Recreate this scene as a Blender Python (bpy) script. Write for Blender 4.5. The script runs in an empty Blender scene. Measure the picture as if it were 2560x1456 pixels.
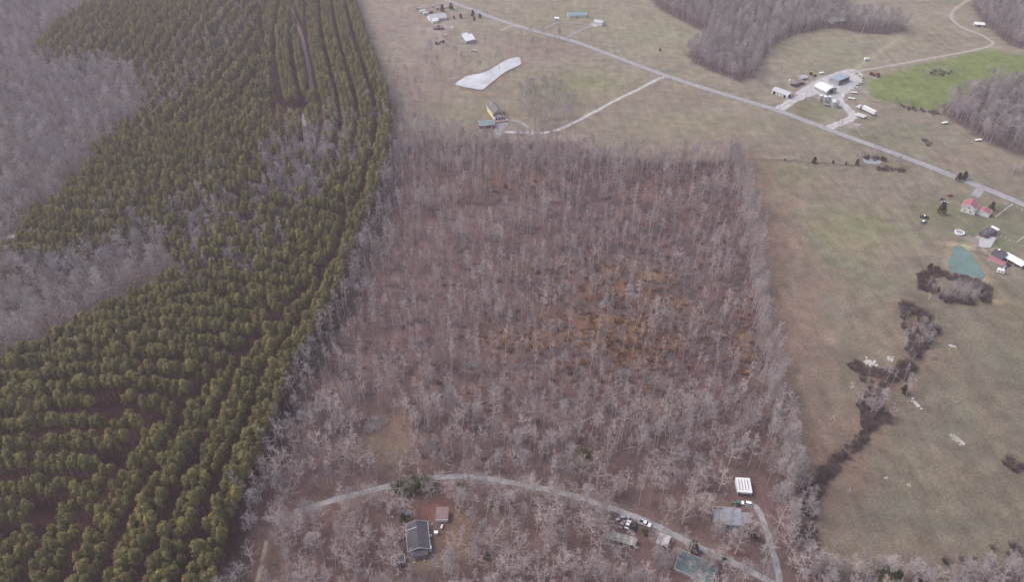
import bpy, math, random
import numpy as np
from mathutils import Vector, Matrix

random.seed(7); NR = np.random.default_rng(11)
sc = bpy.context.scene
C = sc.collection
R = math.radians

# ------------------------------------------------------------------ camera, sky, sun, exposure
CAM_H, PITCH, FPX = 280.0, R(37.4), 1990.0      # metres above the fields, degrees below the horizon, focal length in 2560ths of the frame
cam = bpy.data.cameras.new('camera'); cam_o = bpy.data.objects.new('camera', cam); C.objects.link(cam_o)
cam_o.location = (0, 0, CAM_H); cam_o.rotation_euler = (math.pi/2 - PITCH, 0, 0)
cam.sensor_width = 36; cam.lens = 36*FPX/2560; cam.clip_start = 1; cam.clip_end = 20000
sc.camera = cam_o

SUN_EL, SUN_AZ = R(52), R(-75)                  # soft light from the left
w = bpy.data.worlds.new('World'); sc.world = w; w.use_nodes = True
nt = w.node_tree; bg = nt.nodes['Background']
sky = nt.nodes.new('ShaderNodeTexSky'); sky.sky_type = 'NISHITA'; sky.sun_disc = False
sky.sun_elevation = SUN_EL; sky.sun_rotation = SUN_AZ
sky.air_density = 1.0; sky.dust_density = 4.0; sky.ozone_density = 1.0
nt.links.new(sky.outputs[0], bg.inputs[0]); bg.inputs[1].default_value = 0.12
sl = bpy.data.lights.new('sun', 'SUN'); sl.energy = 0.95; sl.angle = R(30); sl.color = (1, .93, .86)
so = bpy.data.objects.new('sun', sl); C.objects.link(so)
so.rotation_euler = (math.pi/2 - SUN_EL, 0, -SUN_AZ + math.pi)
so.location = (-300, 300, 500)
sc.view_settings.view_transform = 'Standard'; sc.view_settings.look = 'None'
sc.view_settings.exposure = 0.82; sc.view_settings.gamma = 1
HAZE = .00019
sc.render.engine = 'CYCLES'
cy = sc.cycles; cy.max_bounces = 4; cy.diffuse_bounces = 2; cy.glossy_bounces = 2; cy.transmission_bounces = 2
cy.volume_bounces = 1; cy.transparent_max_bounces = 4; cy.use_denoising = True; cy.denoising_prefilter = 'ACCURATE'
cy.caustics_reflective = False; cy.caustics_refractive = False

# ------------------------------------------------------------------ terrain and pixel-to-ground
HILLS = [(-300, 370, -13, 70), (-430, 610, -14, 95), (-180, 265, 7, 55), (-216, 526, 7, 85), (-120, 420, -4, 40),
         (215, 330, 3.0, 55), (330, 470, -2.5, 60), (-310, 760, 8, 110)]
def hgt(x, y):
    z = 0*x
    for hx, hy, a, s in HILLS:
        z = z + a*np.exp(-((x-hx)**2 + (y-hy)**2)/(2*s*s))
    return z
SP, CP = math.sin(PITCH), math.cos(PITCH)
def at(px, py, z=0.0):
    u = (px-1280)/FPX; v = (py-728)/FPX
    d = (u, CP - v*SP, -SP - v*CP)
    h = z
    for _ in range(14):
        t = (CAM_H - h)/-d[2]
        x, y = d[0]*t, d[1]*t
        h = 0.5*h + 0.5*(float(hgt(x, y)) + z)
    t = (CAM_H - h)/-d[2]
    return Vector((d[0]*t, d[1]*t, h))
def srcp(x, y, z=0.0): return at(x*.92619, y*.92619, z)
def to_px(p):
    x, y, z = p[0], p[1], p[2]-CAM_H
    dz = y*CP - z*SP; up = y*SP + z*CP
    return 1280 + FPX*x/dz, 728 - FPX*up/dz, dz
def poly(pts, z=0.0): return np.array([at(a, b, z)[:2] for a, b in pts])
def smooth(pts, n=6):
    P = [Vector(p) for p in pts]; out = []
    for i in range(len(P)-1):
        a, b, c, d = P[max(i-1, 0)], P[i], P[i+1], P[min(i+2, len(P)-1)]
        for k in range(n):
            t = k/n
            out.append(0.5*((2*b) + (c-a)*t + (2*a-5*b+4*c-d)*t*t + (3*b-a-3*c+d)*t**3))
    out.append(P[-1]); return out
def sdf(X, Y, P):
    """signed distance of points to a polygon, negative inside"""
    d = np.full(X.shape, 1e9); s = np.zeros(X.shape, bool); n = len(P)
    for i in range(n):
        ax, ay = P[i]; bx, by = P[(i+1) % n]
        ex, ey = bx-ax, by-ay
        t = np.clip(((X-ax)*ex + (Y-ay)*ey)/(ex*ex+ey*ey+1e-9), 0, 1)
        d = np.minimum(d, np.hypot(X-ax-t*ex, Y-ay-t*ey))
        c = ((ay > Y) != (by > Y)) & (X < (bx-ax)*(Y-ay)/((by-ay) if by != ay else 1e-9) + ax)
        s ^= c
    return np.where(s, -d, d)
def line_d(X, Y, P):
    d = np.full(X.shape, 1e9)
    for i in range(len(P)-1):
        ax, ay = P[i][0], P[i][1]; ex, ey = P[i+1][0]-ax, P[i+1][1]-ay
        t = np.clip(((X-ax)*ex + (Y-ay)*ey)/(ex*ex+ey*ey+1e-9), 0, 1)
        d = np.minimum(d, np.hypot(X-ax-t*ex, Y-ay-t*ey))
    return d
def inside(x, y, P): return float(sdf(np.array([x]), np.array([y]), P)[0]) < 0

# ------------------------------------------------------------------ materials
def mat(name, col, rough=.85, spec=.3, metal=0, var=.12, nscale=1.5, bump=0, rnd=0, tint=None, wave=None, wrot=0, detail=3, wear=False):
    m = bpy.data.materials.new(name); m.use_nodes = True; n = m.node_tree; N = n.nodes; L = n.links
    b = N['Principled BSDF']; b.inputs['Roughness'].default_value = rough; b.inputs['Metallic'].default_value = metal
    b.inputs['Specular IOR Level'].default_value = spec
    tc = N.new('ShaderNodeTexCoord'); nz = N.new('ShaderNodeTexNoise')
    nz.inputs['Scale'].default_value = nscale; nz.inputs['Detail'].default_value = detail
    L.new(tc.outputs['Object'], nz.inputs['Vector'])
    mr = N.new('ShaderNodeMapRange'); mr.inputs['From Min'].default_value = .3; mr.inputs['From Max'].default_value = .7
    mr.inputs['To Min'].default_value = 1-var; mr.inputs['To Max'].default_value = 1+var
    L.new(nz.outputs['Fac'], mr.inputs['Value'])
    mul = N.new('ShaderNodeMix'); mul.data_type = 'RGBA'; mul.blend_type = 'MULTIPLY'; mul.inputs[0].default_value = 1
    src = None
    if tint:
        rgb = N.new('ShaderNodeMix'); rgb.data_type = 'RGBA'
        rgb.inputs[6].default_value = (*col, 1); rgb.inputs[7].default_value = (*tint, 1)
        oi = N.new('ShaderNodeObjectInfo'); L.new(oi.outputs['Random'], rgb.inputs[0])
        L.new(rgb.outputs[2], mul.inputs[6])
    else:
        mul.inputs[6].default_value = (*col, 1)
    L.new(mr.outputs[0], mul.inputs[7]); out = mul.outputs[2]
    if rnd:
        oi = N.new('ShaderNodeObjectInfo'); m2 = N.new('ShaderNodeMapRange')
        m2.inputs['To Min'].default_value = 1-rnd; m2.inputs['To Max'].default_value = 1+rnd
        mm = N.new('ShaderNodeMath'); mm.operation = 'FRACT'; mx = N.new('ShaderNodeMath'); mx.operation = 'MULTIPLY'; mx.inputs[1].default_value = 7.31
        L.new(oi.outputs['Random'], mx.inputs[0]); L.new(mx.outputs[0], mm.inputs[0]); L.new(mm.outputs[0], m2.inputs['Value'])
        k = N.new('ShaderNodeMix'); k.data_type = 'RGBA'; k.blend_type = 'MULTIPLY'; k.inputs[0].default_value = 1
        L.new(out, k.inputs[6]); L.new(m2.outputs[0], k.inputs[7]); out = k.outputs[2]
    if wear:   # wheel-worn strips along a road, stored on its mesh
        av = N.new('ShaderNodeAttribute'); av.attribute_name = 'wear'; k = N.new('ShaderNodeMix'); k.data_type = 'RGBA'; k.blend_type = 'MULTIPLY'; k.inputs[0].default_value = 1
        L.new(out, k.inputs[6]); L.new(av.outputs['Fac'], k.inputs[7]); out = k.outputs[2]
    if wave:
        wv = N.new('ShaderNodeTexWave'); wv.inputs['Scale'].default_value = wave; wv.inputs['Distortion'].default_value = 0
        mp = N.new('ShaderNodeMapping'); mp.inputs['Rotation'].default_value = (0, 0, wrot)
        L.new(tc.outputs['Object'], mp.inputs[0]); L.new(mp.outputs[0], wv.inputs['Vector'])
        bp = N.new('ShaderNodeBump'); bp.inputs['Strength'].default_value = .5; bp.inputs['Distance'].default_value = .05
        L.new(wv.outputs['Fac'], bp.inputs['Height']); L.new(bp.outputs[0], b.inputs['Normal'])
    elif bump:
        bp = N.new('ShaderNodeBump'); bp.inputs['Strength'].default_value = bump; bp.inputs['Distance'].default_value = .1
        L.new(nz.outputs['Fac'], bp.inputs['Height']); L.new(bp.outputs[0], b.inputs['Normal'])
    L.new(out, b.inputs['Base Color']); m.diffuse_color = (*col, 1)
    return m
M = {}
M['road'] = mat('asphalt_road', (.30, .295, .305), var=.2, nscale=.3, detail=8, wear=True)
M['gravel'] = mat('gravel', (.275, .265, .275), var=.3, nscale=.25, detail=8, bump=.4, wear=True)
M['pale_gravel'] = mat('pale_gravel', (.43, .42, .42), var=.25, nscale=.25, detail=8, wear=True)
M['lane'] = mat('gravel_lane', (.36, .325, .285), var=.25, nscale=.3, detail=8, wear=True)
M['dirt'] = mat('dirt_track', (.27, .21, .20), var=.25, nscale=.3, detail=8)
M['sand'] = mat('sand_track', (.24, .19, .155), var=.4, nscale=.4, detail=8)
M['concrete'] = mat('concrete', (.42, .42, .42), var=.1, nscale=1)
M['trunk'] = mat('pale_bark', (.54, .485, .455), tint=(.40, .345, .32), rnd=.22, var=.15, nscale=1.2)
M['twig'] = mat('twig_bark', (.50, .43, .40), tint=(.40, .325, .31), rnd=.26, var=.2, nscale=.5)
M['twig_grey'] = mat('grey_twig_bark', (.44, .395, .39), tint=(.32, .285, .29), rnd=.24, var=.2, nscale=.5)
M['needle'] = mat('pine_needles', (.143, .136, .042), tint=(.200, .168, .053), rnd=.28, var=.35, nscale=.9)
M['pine_bark'] = mat('pine_bark', (.13, .09, .075), rnd=.2)
M['cedar'] = mat('cedar_foliage', (.055, .062, .028), tint=(.085, .075, .035), rnd=.2, var=.3, nscale=1)
M['brush'] = mat('brush_stems', (.115, .085, .085), tint=(.19, .14, .13), rnd=.3, var=.25, nscale=.5)
M['rust_leaf'] = mat('rust_leaves', (.36, .185, .085), tint=(.27, .135, .08), rnd=.25, var=.3, nscale=.7)
M['green_leaf'] = mat('shrub_leaves', (.10, .115, .035), tint=(.13, .14, .045), rnd=.2, var=.3, nscale=.7)
M['log'] = mat('pale_dead_wood', (.42, .36, .31), tint=(.32, .27, .25), var=.2, nscale=.6)
M['rock'] = mat('limestone', (.38, .35, .30), tint=(.30, .27, .23), var=.25, nscale=.8, bump=.5)
M['wet_rock'] = mat('pale_limestone', (.46, .45, .42), var=.35, nscale=.8, bump=.5)
M['white'] = mat('white_paint', (.78, .79, .78), var=.05, nscale=.6)
M['white_metal'] = mat('white_metal_roof', (.78, .80, .80), rough=.5, var=.06, nscale=.4, wave=1.1)
M['pale_roof'] = mat('pale_grey_roof', (.47, .48, .50), rough=.6, var=.08, nscale=.5, wave=1.1)
M['grey_roof'] = mat('grey_metal_roof', (.30, .31, .36), rough=.5, var=.1, nscale=.4, wave=1.1)
M['blue_roof'] = mat('blue_grey_roof', (.27, .33, .39), rough=.5, var=.1, nscale=.4, wave=1.1)
M['teal_roof'] = mat('teal_metal_roof', (.20, .30, .34), rough=.5, var=.1, nscale=.4, wave=1.1)
M['deep_teal_roof'] = mat('deep_teal_roof', (.10, .155, .16), rough=.6, var=.2, nscale=.4, wave=1.1)
M['dark_roof'] = mat('dark_shingles', (.085, .080, .095), var=.2, nscale=1.2, bump=.3)
M['shingle'] = mat('brown_grey_shingles', (.16, .155, .15), var=.2, nscale=1.2, bump=.3)
M['rust_roof'] = mat('faded_red_roof', (.22, .15, .15), rough=.6, var=.2, nscale=.8, wave=1.1)
M['red_roof'] = mat('red_metal_roof', (.36, .135, .15), rough=.5, var=.14, nscale=.5, wave=1.1)
M['red_dark'] = mat('dark_red_wall', (.22, .06, .06), var=.2)
M['cream'] = mat('cream_siding', (.78, .70, .42), var=.06)
M['tan'] = mat('tan_siding', (.40, .35, .29), var=.08)
M['grey_wall'] = mat('grey_siding', (.36, .36, .38), var=.08)
M['brown_wall'] = mat('brown_wood_wall', (.15, .10, .085), var=.2)
M['deck'] = mat('reddish_deck_boards', (.26, .14, .12), var=.2, nscale=2)
M['pale_deck'] = mat('weathered_deck_boards', (.40, .37, .33), var=.2, nscale=2)
M['shed_panel'] = mat('weathered_grey_panel', (.27, .265, .25), var=.2, nscale=1.2, rnd=.15, wave=1.5)
M['cyan_paint'] = mat('pale_blue_rail_paint', (.38, .52, .55), var=.08)
M['glass'] = mat('dark_window_glass', (.03, .035, .045), rough=.1, spec=.6, var=.02)
M['dark'] = mat('dark_opening', (.03, .028, .03), var=.1)
M['rubber'] = mat('black_rubber', (.03, .03, .03), rough=.9, var=.1)
M['steel'] = mat('galvanised_steel', (.48, .50, .52), rough=.4, metal=.4, var=.1, wave=2)
M['dull_steel'] = mat('dull_steel', (.28, .28, .29), rough=.5, metal=.3, var=.15)
M['car_white'] = mat('white_car_paint', (.80, .80, .80), rough=.25, spec=.5, var=.02)
M['car_silver'] = mat('silver_car_paint', (.42, .41, .42), rough=.3, spec=.5, var=.03)
M['car_pink'] = mat('faded_red_car_paint', (.36, .26, .26), rough=.4, spec=.4, var=.1)
M['car_black'] = mat('black_car_paint', (.04, .045, .05), rough=.25, spec=.5, var=.05)
M['car_blue'] = mat('blue_car_paint', (.12, .16, .22), rough=.3, spec=.5, var=.05)
M['car_teal'] = mat('teal_paint', (.03, .22, .20), rough=.4, var=.1)
M['car_red'] = mat('red_machine_paint', (.36, .06, .06), rough=.5, var=.15)
M['yellow'] = mat('yellow_machine_paint', (.55, .42, .08), rough=.5, var=.1)
M['green_paint'] = mat('green_machine_paint', (.06, .22, .08), rough=.5, var=.1)
M['pole'] = mat('weathered_pole_wood', (.30, .25, .21), var=.2)
M['sky_white'] = mat('sky_white_pond_water', (.52, .53, .53), rough=.04, spec=1.0, var=.2, nscale=.08, detail=4)  # pale base colour stands in for the bright sky reflected in the pond
M['teal_water'] = mat('teal_pond_water', (.018, .195, .225), rough=.12, spec=.5, var=.18, nscale=.05, detail=3)
M['slash'] = mat('grey_slash', (.27, .235, .235), tint=(.20, .165, .17), rnd=.25, var=.25, nscale=.6)
M['under'] = mat('sapling_stems', (.36, .295, .275), tint=(.26, .20, .19), rnd=.25, var=.25, nscale=.6)
M['shallows'] = mat('silty_shallows', (.13, .20, .175), rough=.2, spec=.4, var=.15, nscale=.15, detail=4)
M['dull_water'] = mat('dull_pond_water', (.30, .31, .34), rough=.12, spec=.5, var=.1, nscale=.1)
M['clay'] = mat('red_clay_bank', (.25, .14, .105), var=.2, nscale=.3)
M['hay'] = mat('pale_straw', (.45, .38, .22), var=.2)

# ------------------------------------------------------------------ mesh helpers
class MB:
    def __init__(s): s.v = []; s.f = []; s.m = []
    def quad_box(s, x0, x1, y0, y1, z0, z1, mi=0):
        b = len(s.v)
        s.v += [(x0,y0,z0),(x1,y0,z0),(x1,y1,z0),(x0,y1,z0),(x0,y0,z1),(x1,y0,z1),(x1,y1,z1),(x0,y1,z1)]
        for q in ((0,3,2,1),(4,5,6,7),(0,1,5,4),(1,2,6,5),(2,3,7,6),(3,0,4,7)):
            s.f.append(tuple(b+i for i in q)); s.m.append(mi)
        return s
    def hull(s, bottom, top, mi=0):
        """prism between two equal loops of points"""
        n = len(bottom); b = len(s.v); s.v += [tuple(p) for p in bottom] + [tuple(p) for p in top]
        s.f.append(tuple(b+i for i in reversed(range(n)))); s.m.append(mi)
        s.f.append(tuple(b+n+i for i in range(n))); s.m.append(mi)
        for i in range(n):
            j = (i+1) % n; s.f.append((b+i, b+j, b+n+j, b+n+i)); s.m.append(mi)
        return s
    def side(s, prof, y0, y1, mi=0, y0t=None, y1t=None):
        """profile in x,z extruded along y"""
        return s.hull([(x, y0, z) for x, z in prof], [(x, y1, z) for x, z in prof], mi)
    def tube(s, p0, p1, r0, r1, n=5, mi=0, cap=True):
        p0, p1 = Vector(p0), Vector(p1); d = (p1-p0)
        if d.length < 1e-6: return s
        d.normalize(); a = d.orthogonal().normalized(); c = d.cross(a); b = len(s.v)
        for p, r in ((p0, r0), (p1, r1)):
            for i in range(n):
                t = 2*math.pi*i/n; s.v.append(tuple(p + a*(r*math.cos(t)) + c*(r*math.sin(t))))
        for i in range(n):
            j = (i+1) % n; s.f.append((b+i, b+j, b+n+j, b+n+i)); s.m.append(mi)
        if cap:
            s.f.append(tuple(b+n+i for i in range(n))); s.m.append(mi)
            s.f.append(tuple(b+i for i in reversed(range(n)))); s.m.append(mi)
        return s
    def tri(s, a, b, c, mi=0):
        k = len(s.v); s.v += [tuple(a), tuple(b), tuple(c)]; s.f.append((k, k+1, k+2)); s.m.append(mi); return s
    def quad(s, a, b, c, d, mi=0):
        k = len(s.v); s.v += [tuple(a), tuple(b), tuple(c), tuple(d)]; s.f.append((k, k+1, k+2, k+3)); s.m.append(mi); return s
    def lathe(s, prof, n=16, mi=0, cx=0, cy=0):
        b = len(s.v)
        for r, z in prof:
            for i in range(n):
                t = 2*math.pi*i/n; s.v.append((cx+r*math.cos(t), cy+r*math.sin(t), z))
        for k in range(len(prof)-1):
            for i in range(n):
                j = (i+1) % n; s.f.append((b+k*n+i, b+k*n+j, b+(k+1)*n+j, b+(k+1)*n+i)); s.m.append(mi)
        return s
    def mesh(s, name, mats):
        me = bpy.data.meshes.new(name); me.from_pydata(s.v, [], s.f)
        for m in (mats if isinstance(mats, (list, tuple)) else [mats]): me.materials.append(m)
        if any(s.m): me.polygons.foreach_set('material_index', s.m)
        me.update(); return me
    def build(s, name, mats, parent=None):
        o = bpy.data.objects.new(name, s.mesh(name, mats)); C.objects.link(o)
        if parent: o.parent = parent
        return o
def tag(o, label=None, cat=None, group=None, kind=None):
    if label: o['label'] = label
    if cat: o['category'] = cat
    if group: o['group'] = group
    if kind: o['kind'] = kind
    return o
def thing(name, label, cat, loc, yaw=0, group=None):
    o = bpy.data.objects.new(name, None); C.objects.link(o); o.empty_display_size = .5
    o.location = loc; o.rotation_euler = (0, 0, yaw)
    return tag(o, label, cat, group)
def link_mesh(name, me, parent=None):
    o = bpy.data.objects.new(name, me); C.objects.link(o)
    if parent: o.parent = parent
    return o

# ------------------------------------------------------------------ regions of the ground (outlines as seen, turned into ground polygons)
PINE_PX = [(300,-40),(190,40),(110,90),(90,140),(165,155),(250,150),(330,170),(360,235),(345,300),(285,330),(265,365),(225,400),(200,440),(150,490),
  (75,540),(40,600),(-40,655),(90,655),(220,645),(300,605),(380,590),(430,640),(440,680),(370,720),(260,770),(170,820),(90,870),(0,905),(-190,980),
  (-330,1600),(520,1600),(550,1456),(590,1320),(640,1190),(690,1070),(735,940),(790,840),(850,740),(890,630),(915,560),(950,480),(980,340),(978,260),
  (950,170),(920,90),(890,0),(875,-45)]
PINE = poly(PINE_PX, 9)
LEFTW_PX = [(-160,-45),(300,-40),(190,40),(110,90),(90,140),(165,155),(250,150),(330,170),(360,235),(345,300),(285,330),(265,365),(225,400),(200,440),
  (150,490),(75,540),(40,600),(-40,655),(-200,660)]
LEFTW = poly(LEFTW_PX, 4)
GULLY_PX = [(-200,660),(-40,655),(90,655),(220,645),(300,605),(380,590),(430,640),(440,680),(370,720),(260,770),(170,820),(90,870),(0,905),(-190,980)]
GULLY = poly(GULLY_PX, 5)
WOOD_PX = [(985,345),(1140,350),(1330,352),(1430,350),(1500,385),(1600,392),(1826,395),(1858,470),(1885,560),(1895,650),(1912,800),(1935,950),
  (1962,1100),(1990,1190),(1995,1300),(2000,1330),(2060,1420),(2100,1600),(510,1600),(560,1456),(600,1320),(650,1190),(700,1070),(745,940),(800,840),
  (860,740),(900,630),(925,560),(955,480)]
WOOD = poly(WOOD_PX, 2)
TOPW1 = poly([(1590,-40),(1650,25),(1720,60),(1775,85),(1740,112),(1715,135),(1735,158),(1790,182),(1850,205),(1885,195),(1905,160),(1935,112),(1985,88),
  (2050,74),(2100,70),(2150,84),(2225,86),(2268,76),(2260,62),(2190,46),(2150,42),(2105,30),(2105,-40)])
TOPW2 = poly([(2425,12),(2450,50),(2475,72),(2520,112),(2640,150),(2700,-45),(2480,-45)])
RIGHTW = poly([(2345,268),(2385,245),(2440,232),(2480,205),(2545,215),(2660,200),(2680,420),(2545,392),(2470,358),(2420,328),(2370,295)])
LOWW = poly([(2055,1440),(2200,1428),(2330,1440),(2450,1430),(2560,1400),(2660,1390),(2660,1620),(2090,1620)])
GREENF = poly([(2165,205),(2230,182),(2300,160),(2400,140),(2480,122),(2560,140),(2660,150),(2660,215),(2540,215),(2470,210),(2400,250),(2350,278),(2320,272),
  (2200,250),(2165,228)])
POND1 = poly([(1138,210),(1152,199),(1168,190),(1200,184),(1222,176),(1240,166),(1262,152),(1285,145),(1298,144),(1302,153),(1300,163),(1268,178),(1250,190),(1238,200),
  (1222,212),(1206,224),(1180,221),(1155,216)])
def z3(pts, x0, y0, k): return [((x0+a/k)*.92619, (y0+b/k)*.92619) for a, b in pts]
POND2 = poly(z3([(690,590),(760,566),(850,590),(930,660),(1000,720),(1050,790),(1090,860),(1165,960),(1185,1030),(1140,1068),(1000,1052),(850,1022),
  (730,980),(650,920),(622,830),(640,750),(672,670)], 2440, 560, 5.39))
POND3 = poly(z3([(1105,165),(1180,148),(1262,185),(1250,215),(1180,212),(1120,200)], 2000, 380, 3.35))
FARM = poly([(1985,235),(2020,212),(2060,192),(2120,172),(2152,182),(2156,200),(2140,222),(2108,240),(2112,262),(2085,268),(2060,240),(2020,236)])
# ------------------------------------------------------------------ roads as smooth centre lines
def road_pts(px, z=0): return smooth([at(a, b) for a, b in px])
COUNTY = road_pts([(1080,-14),(1130,5),(1180,23),(1230,43),(1300,66),(1380,88),(1450,108),(1540,142),(1650,183),(1720,207),(1800,232),(1880,256),(1945,276),
  (2040,311),(2100,334),(2160,356),(2240,385),(2330,419),(2400,447),(2480,478),(2560,512),(2660,556)])
DRIVE = road_pts([(1664,190),(1640,200),(1600,221),(1540,250),(1480,283),(1430,309),(1390,326),(1345,333),(1300,331),(1255,330)])
LOOP = road_pts([(1262,299),(1290,302),(1312,312),(1335,331)])
FARMLANE = road_pts([(2125,181),(2200,168),(2280,154),(2370,137),(2440,124),(2476,113),(2480,104),(2452,86),(2410,70),(2384,52),(2378,36),(2392,18),(2440,-12)])
FARM_IN = road_pts([(1946,274),(1985,250),(2020,235),(2055,222)])
FARM_OUT = road_pts([(2095,250),(2118,270),(2132,290),(2112,303),(2085,314),(2072,322)])
GRAVEL = road_pts([(742,1287),(770,1274),(830,1253),(900,1235),(985,1214),(1060,1200),(1120,1193),(1170,1193),(1240,1201),(1330,1218),(1420,1238),(1500,1263),
  (1580,1291),(1640,1316),(1700,1346),(1760,1376),(1840,1412),(1900,1443),(1990,1492)])
SANDT = road_pts([(668,1352),(664,1370),(655,1410),(640,1470),(625,1530)])
LOWDRIVE = road_pts([(1862,1262),(1888,1268),(1903,1290),(1917,1330),(1930,1370),(1941,1410),(1952,1470)])
LEFTROAD = road_pts([(-90,618),(-10,600),(48,587)])
PINETRACK = road_pts([(700,-40),(718,0),(735,40),(752,85),(766,140),(775,190),(780,240),(776,268),(758,290),(735,300)])
MID_A = road_pts([(1418,92),(1450,76),(1482,62)])
MID_B = road_pts([(1352,76),(1378,62),(1404,54),(1440,57),(1478,62)])
MID_C = road_pts([(1290,62),(1268,68),(1250,76)])
REDDRIVE = road_pts([(2455,464),(2447,478),(2436,492)])
PATHS = [('county_road', COUNTY, 6.6, 'road', .085), ('house_driveway', DRIVE, 3.3, 'pale_gravel', .07), ('driveway_loop', LOOP, 2.6, 'gravel', .066),
  ('farm_lane', FARMLANE, 3.4, 'lane', .07), ('farm_driveway', FARM_IN, 8.5, 'pale_gravel', .074), ('farm_exit_drive', FARM_OUT, 7.5, 'pale_gravel', .078),
  ('gravel_road', GRAVEL, 3.0, 'gravel', .07), ('sandy_track', SANDT, 1.9, 'sand', .062), ('cabin_driveway', LOWDRIVE, 2.7, 'gravel', .074),
  ('forest_road', LEFTROAD, 3.6, 'gravel', .07), ('plantation_track', PINETRACK, 3.2, 'dirt', .07), ('garage_drive', MID_A, 3.0, 'gravel', .07),
  ('trailer_home_drive', MID_B, 2.4, 'gravel', .066), ('field_entrance', MID_C, 2.6, 'lane', .06), ('red_house_drive', REDDRIVE, 6.0, 'road', .07)]
KS = (-.5, -.36, -.22, -.08, .08, .22, .36, .5); WEAR = (.82, .93, 1.09, .93, .93, 1.09, .93, .82)
def wear_on(me, vals):
    a = me.attributes.new('wear', 'FLOAT', 'POINT'); a.data.foreach_set('value', np.array(vals, np.float32))
def ribbon(name, pts, wid, m, dz):
    mb = MB(); rows = []
    for i, p in enumerate(pts):
        a, b = pts[max(i-1, 0)], pts[min(i+1, len(pts)-1)]
        t = (b-a); t.z = 0; t.normalize(); nrm = Vector((-t.y, t.x, 0))
        row = []
        for k in KS:
            e = random.uniform(-.12, .12)*wid if abs(k) == .5 and m != 'road' else 0
            q = p + nrm*(k*wid + e)
            q.z = float(hgt(q.x, q.y)) + dz + (.06 if abs(k) < .5 else -.02)
            row.append(len(mb.v)); mb.v.append(tuple(q))
        rows.append(row)
    for r0, r1 in zip(rows, rows[1:]):
        for k in range(7): mb.f.append((r0[k+1], r0[k], r1[k], r1[k+1])); mb.m.append(0)
    o = mb.build(name, M[m]); wear_on(o.data, [q*random.uniform(.93, 1.07) for _ in rows for q in WEAR]); tag(o, kind='structure'); return o
for nme, pts, wid, m, dz in PATHS: ribbon(nme, pts, wid, m, dz)
def sheet(name, P, m, z, label=None):
    mb = MB(); n = len(P); c = P.mean(0)
    hh = [float(hgt(x, y)) for x, y in P]; lvl = max(hh) if z > 0 else min(hh)
    mb.v = [(x, y, lvl+abs(z)) for x, y in P]; mb.f = [tuple(range(n))]; mb.m = [0]
    me_o = mb.build(name, M[m]); wear_on(me_o.data, [random.uniform(.9, 1.05) for _ in mb.v]); tag(me_o, kind='structure')
    if me_o.data.polygons[0].normal.z < 0: me_o.data.flip_normals()
    return me_o
def rounded(P, n=4):
    P3 = [Vector((x, y, 0)) for x, y in P]; L = len(P3); out = []
    for i in range(L):
        a, b, c, d = P3[i-1], P3[i], P3[(i+1) % L], P3[(i+2) % L]
        for k in range(n):
            t = k/n; q = 0.5*((2*b)+(c-a)*t+(2*a-5*b+4*c-d)*t*t+(3*b-a-3*c+d)*t**3); out.append((q.x, q.y))
    return np.array(out)
sheet('sky_white_pond', rounded(POND1), 'sky_white', .12)  # water whose sky reflection is painted into its whitish colour
c_ = POND2.mean(0); sheet('teal_pond_shallows', rounded((POND2-c_)*.93+c_), 'shallows', .10); sheet('teal_pond', rounded((POND2-c_)*np.array([.74,.80])+c_+np.array([.6,.8])), 'teal_water', .12)
sheet('small_pond', rounded(POND3), 'dull_water', .12)
sheet('farm_yard', rounded(FARM), 'pale_gravel', .062)
sheet('house_pad', rounded(poly([(1240,305),(1262,300),(1270,312),(1258,330),(1246,345),(1236,340)])), 'gravel', .058)
sheet('garage_pad', rounded(poly([(1476,60),(1490,57),(1498,62),(1486,67)])), 'concrete', .09)
sheet('clearing_gravel', rounded(poly([(740,300),(762,283),(775,270),(782,276),(780,300),(762,318),(742,318)])), 'gravel', .09)
sheet('shop_yard', rounded(poly([(2350,592),(2390,588),(2455,618),(2470,608),(2478,625),(2450,632),(2420,612)])), 'sand', .058) if False else None

# ------------------------------------------------------------------ the ground sheet with its land cover
gx = np.unique(np.concatenate([np.linspace(-9000, -900, 10), np.linspace(-900, -560, 18), np.arange(-560, 561, 2.4), np.linspace(560, 900, 18), np.linspace(900, 9000, 10)]))
gy = np.unique(np.concatenate([np.linspace(-6000, 60, 8), np.linspace(60, 150, 10), np.arange(150, 420, 2.0), np.arange(420, 960, 3.0), np.linspace(960, 1500, 20), np.linspace(1500, 14000, 10)]))
X, Y = np.meshgrid(gx, gy); nx_, ny_ = len(gx), len(gy)
def nz2(X, Y, s, seed):
    r = np.random.default_rng(seed); v = 0*X
    for k in range(7):
        a = r.uniform(0, 6.28); f = r.uniform(.6, 1.7)/s; v = v + np.sin((X*math.cos(a)+Y*math.sin(a))*f*6.28 + r.uniform(0, 6.28))
    return v/3.0
col = np.zeros((ny_, nx_, 4)); col[..., :3] = (.190, .164, .130)
def lay(mask, c, keep=1.0):
    m = np.clip(mask, 0, 1)[..., None]*keep
    col[..., :3] = col[..., :3]*(1-m) + np.array(c)*m
def reg(P, c, soft=4, keep=1.0, wob=1.5):
    d = sdf(X, Y, P) + wob*nz2(X, Y, 14, len(P)); lay(.5 - d/soft, c, keep)
def blob(px, py, rx, ry, c, keep=.7):
    """an oval patch with a ragged rim; radii in hundredths of the picture's width"""
    p = at(px, py); a = (at(px+rx, py)-p).length; b = (at(px, py-ry)-p).length
    q = np.hypot((X-p.x)/a, (Y-p.y)/b) + .35*nz2(X, Y, 22, int(px+py)); lay(1.35-q, c, keep)
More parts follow.
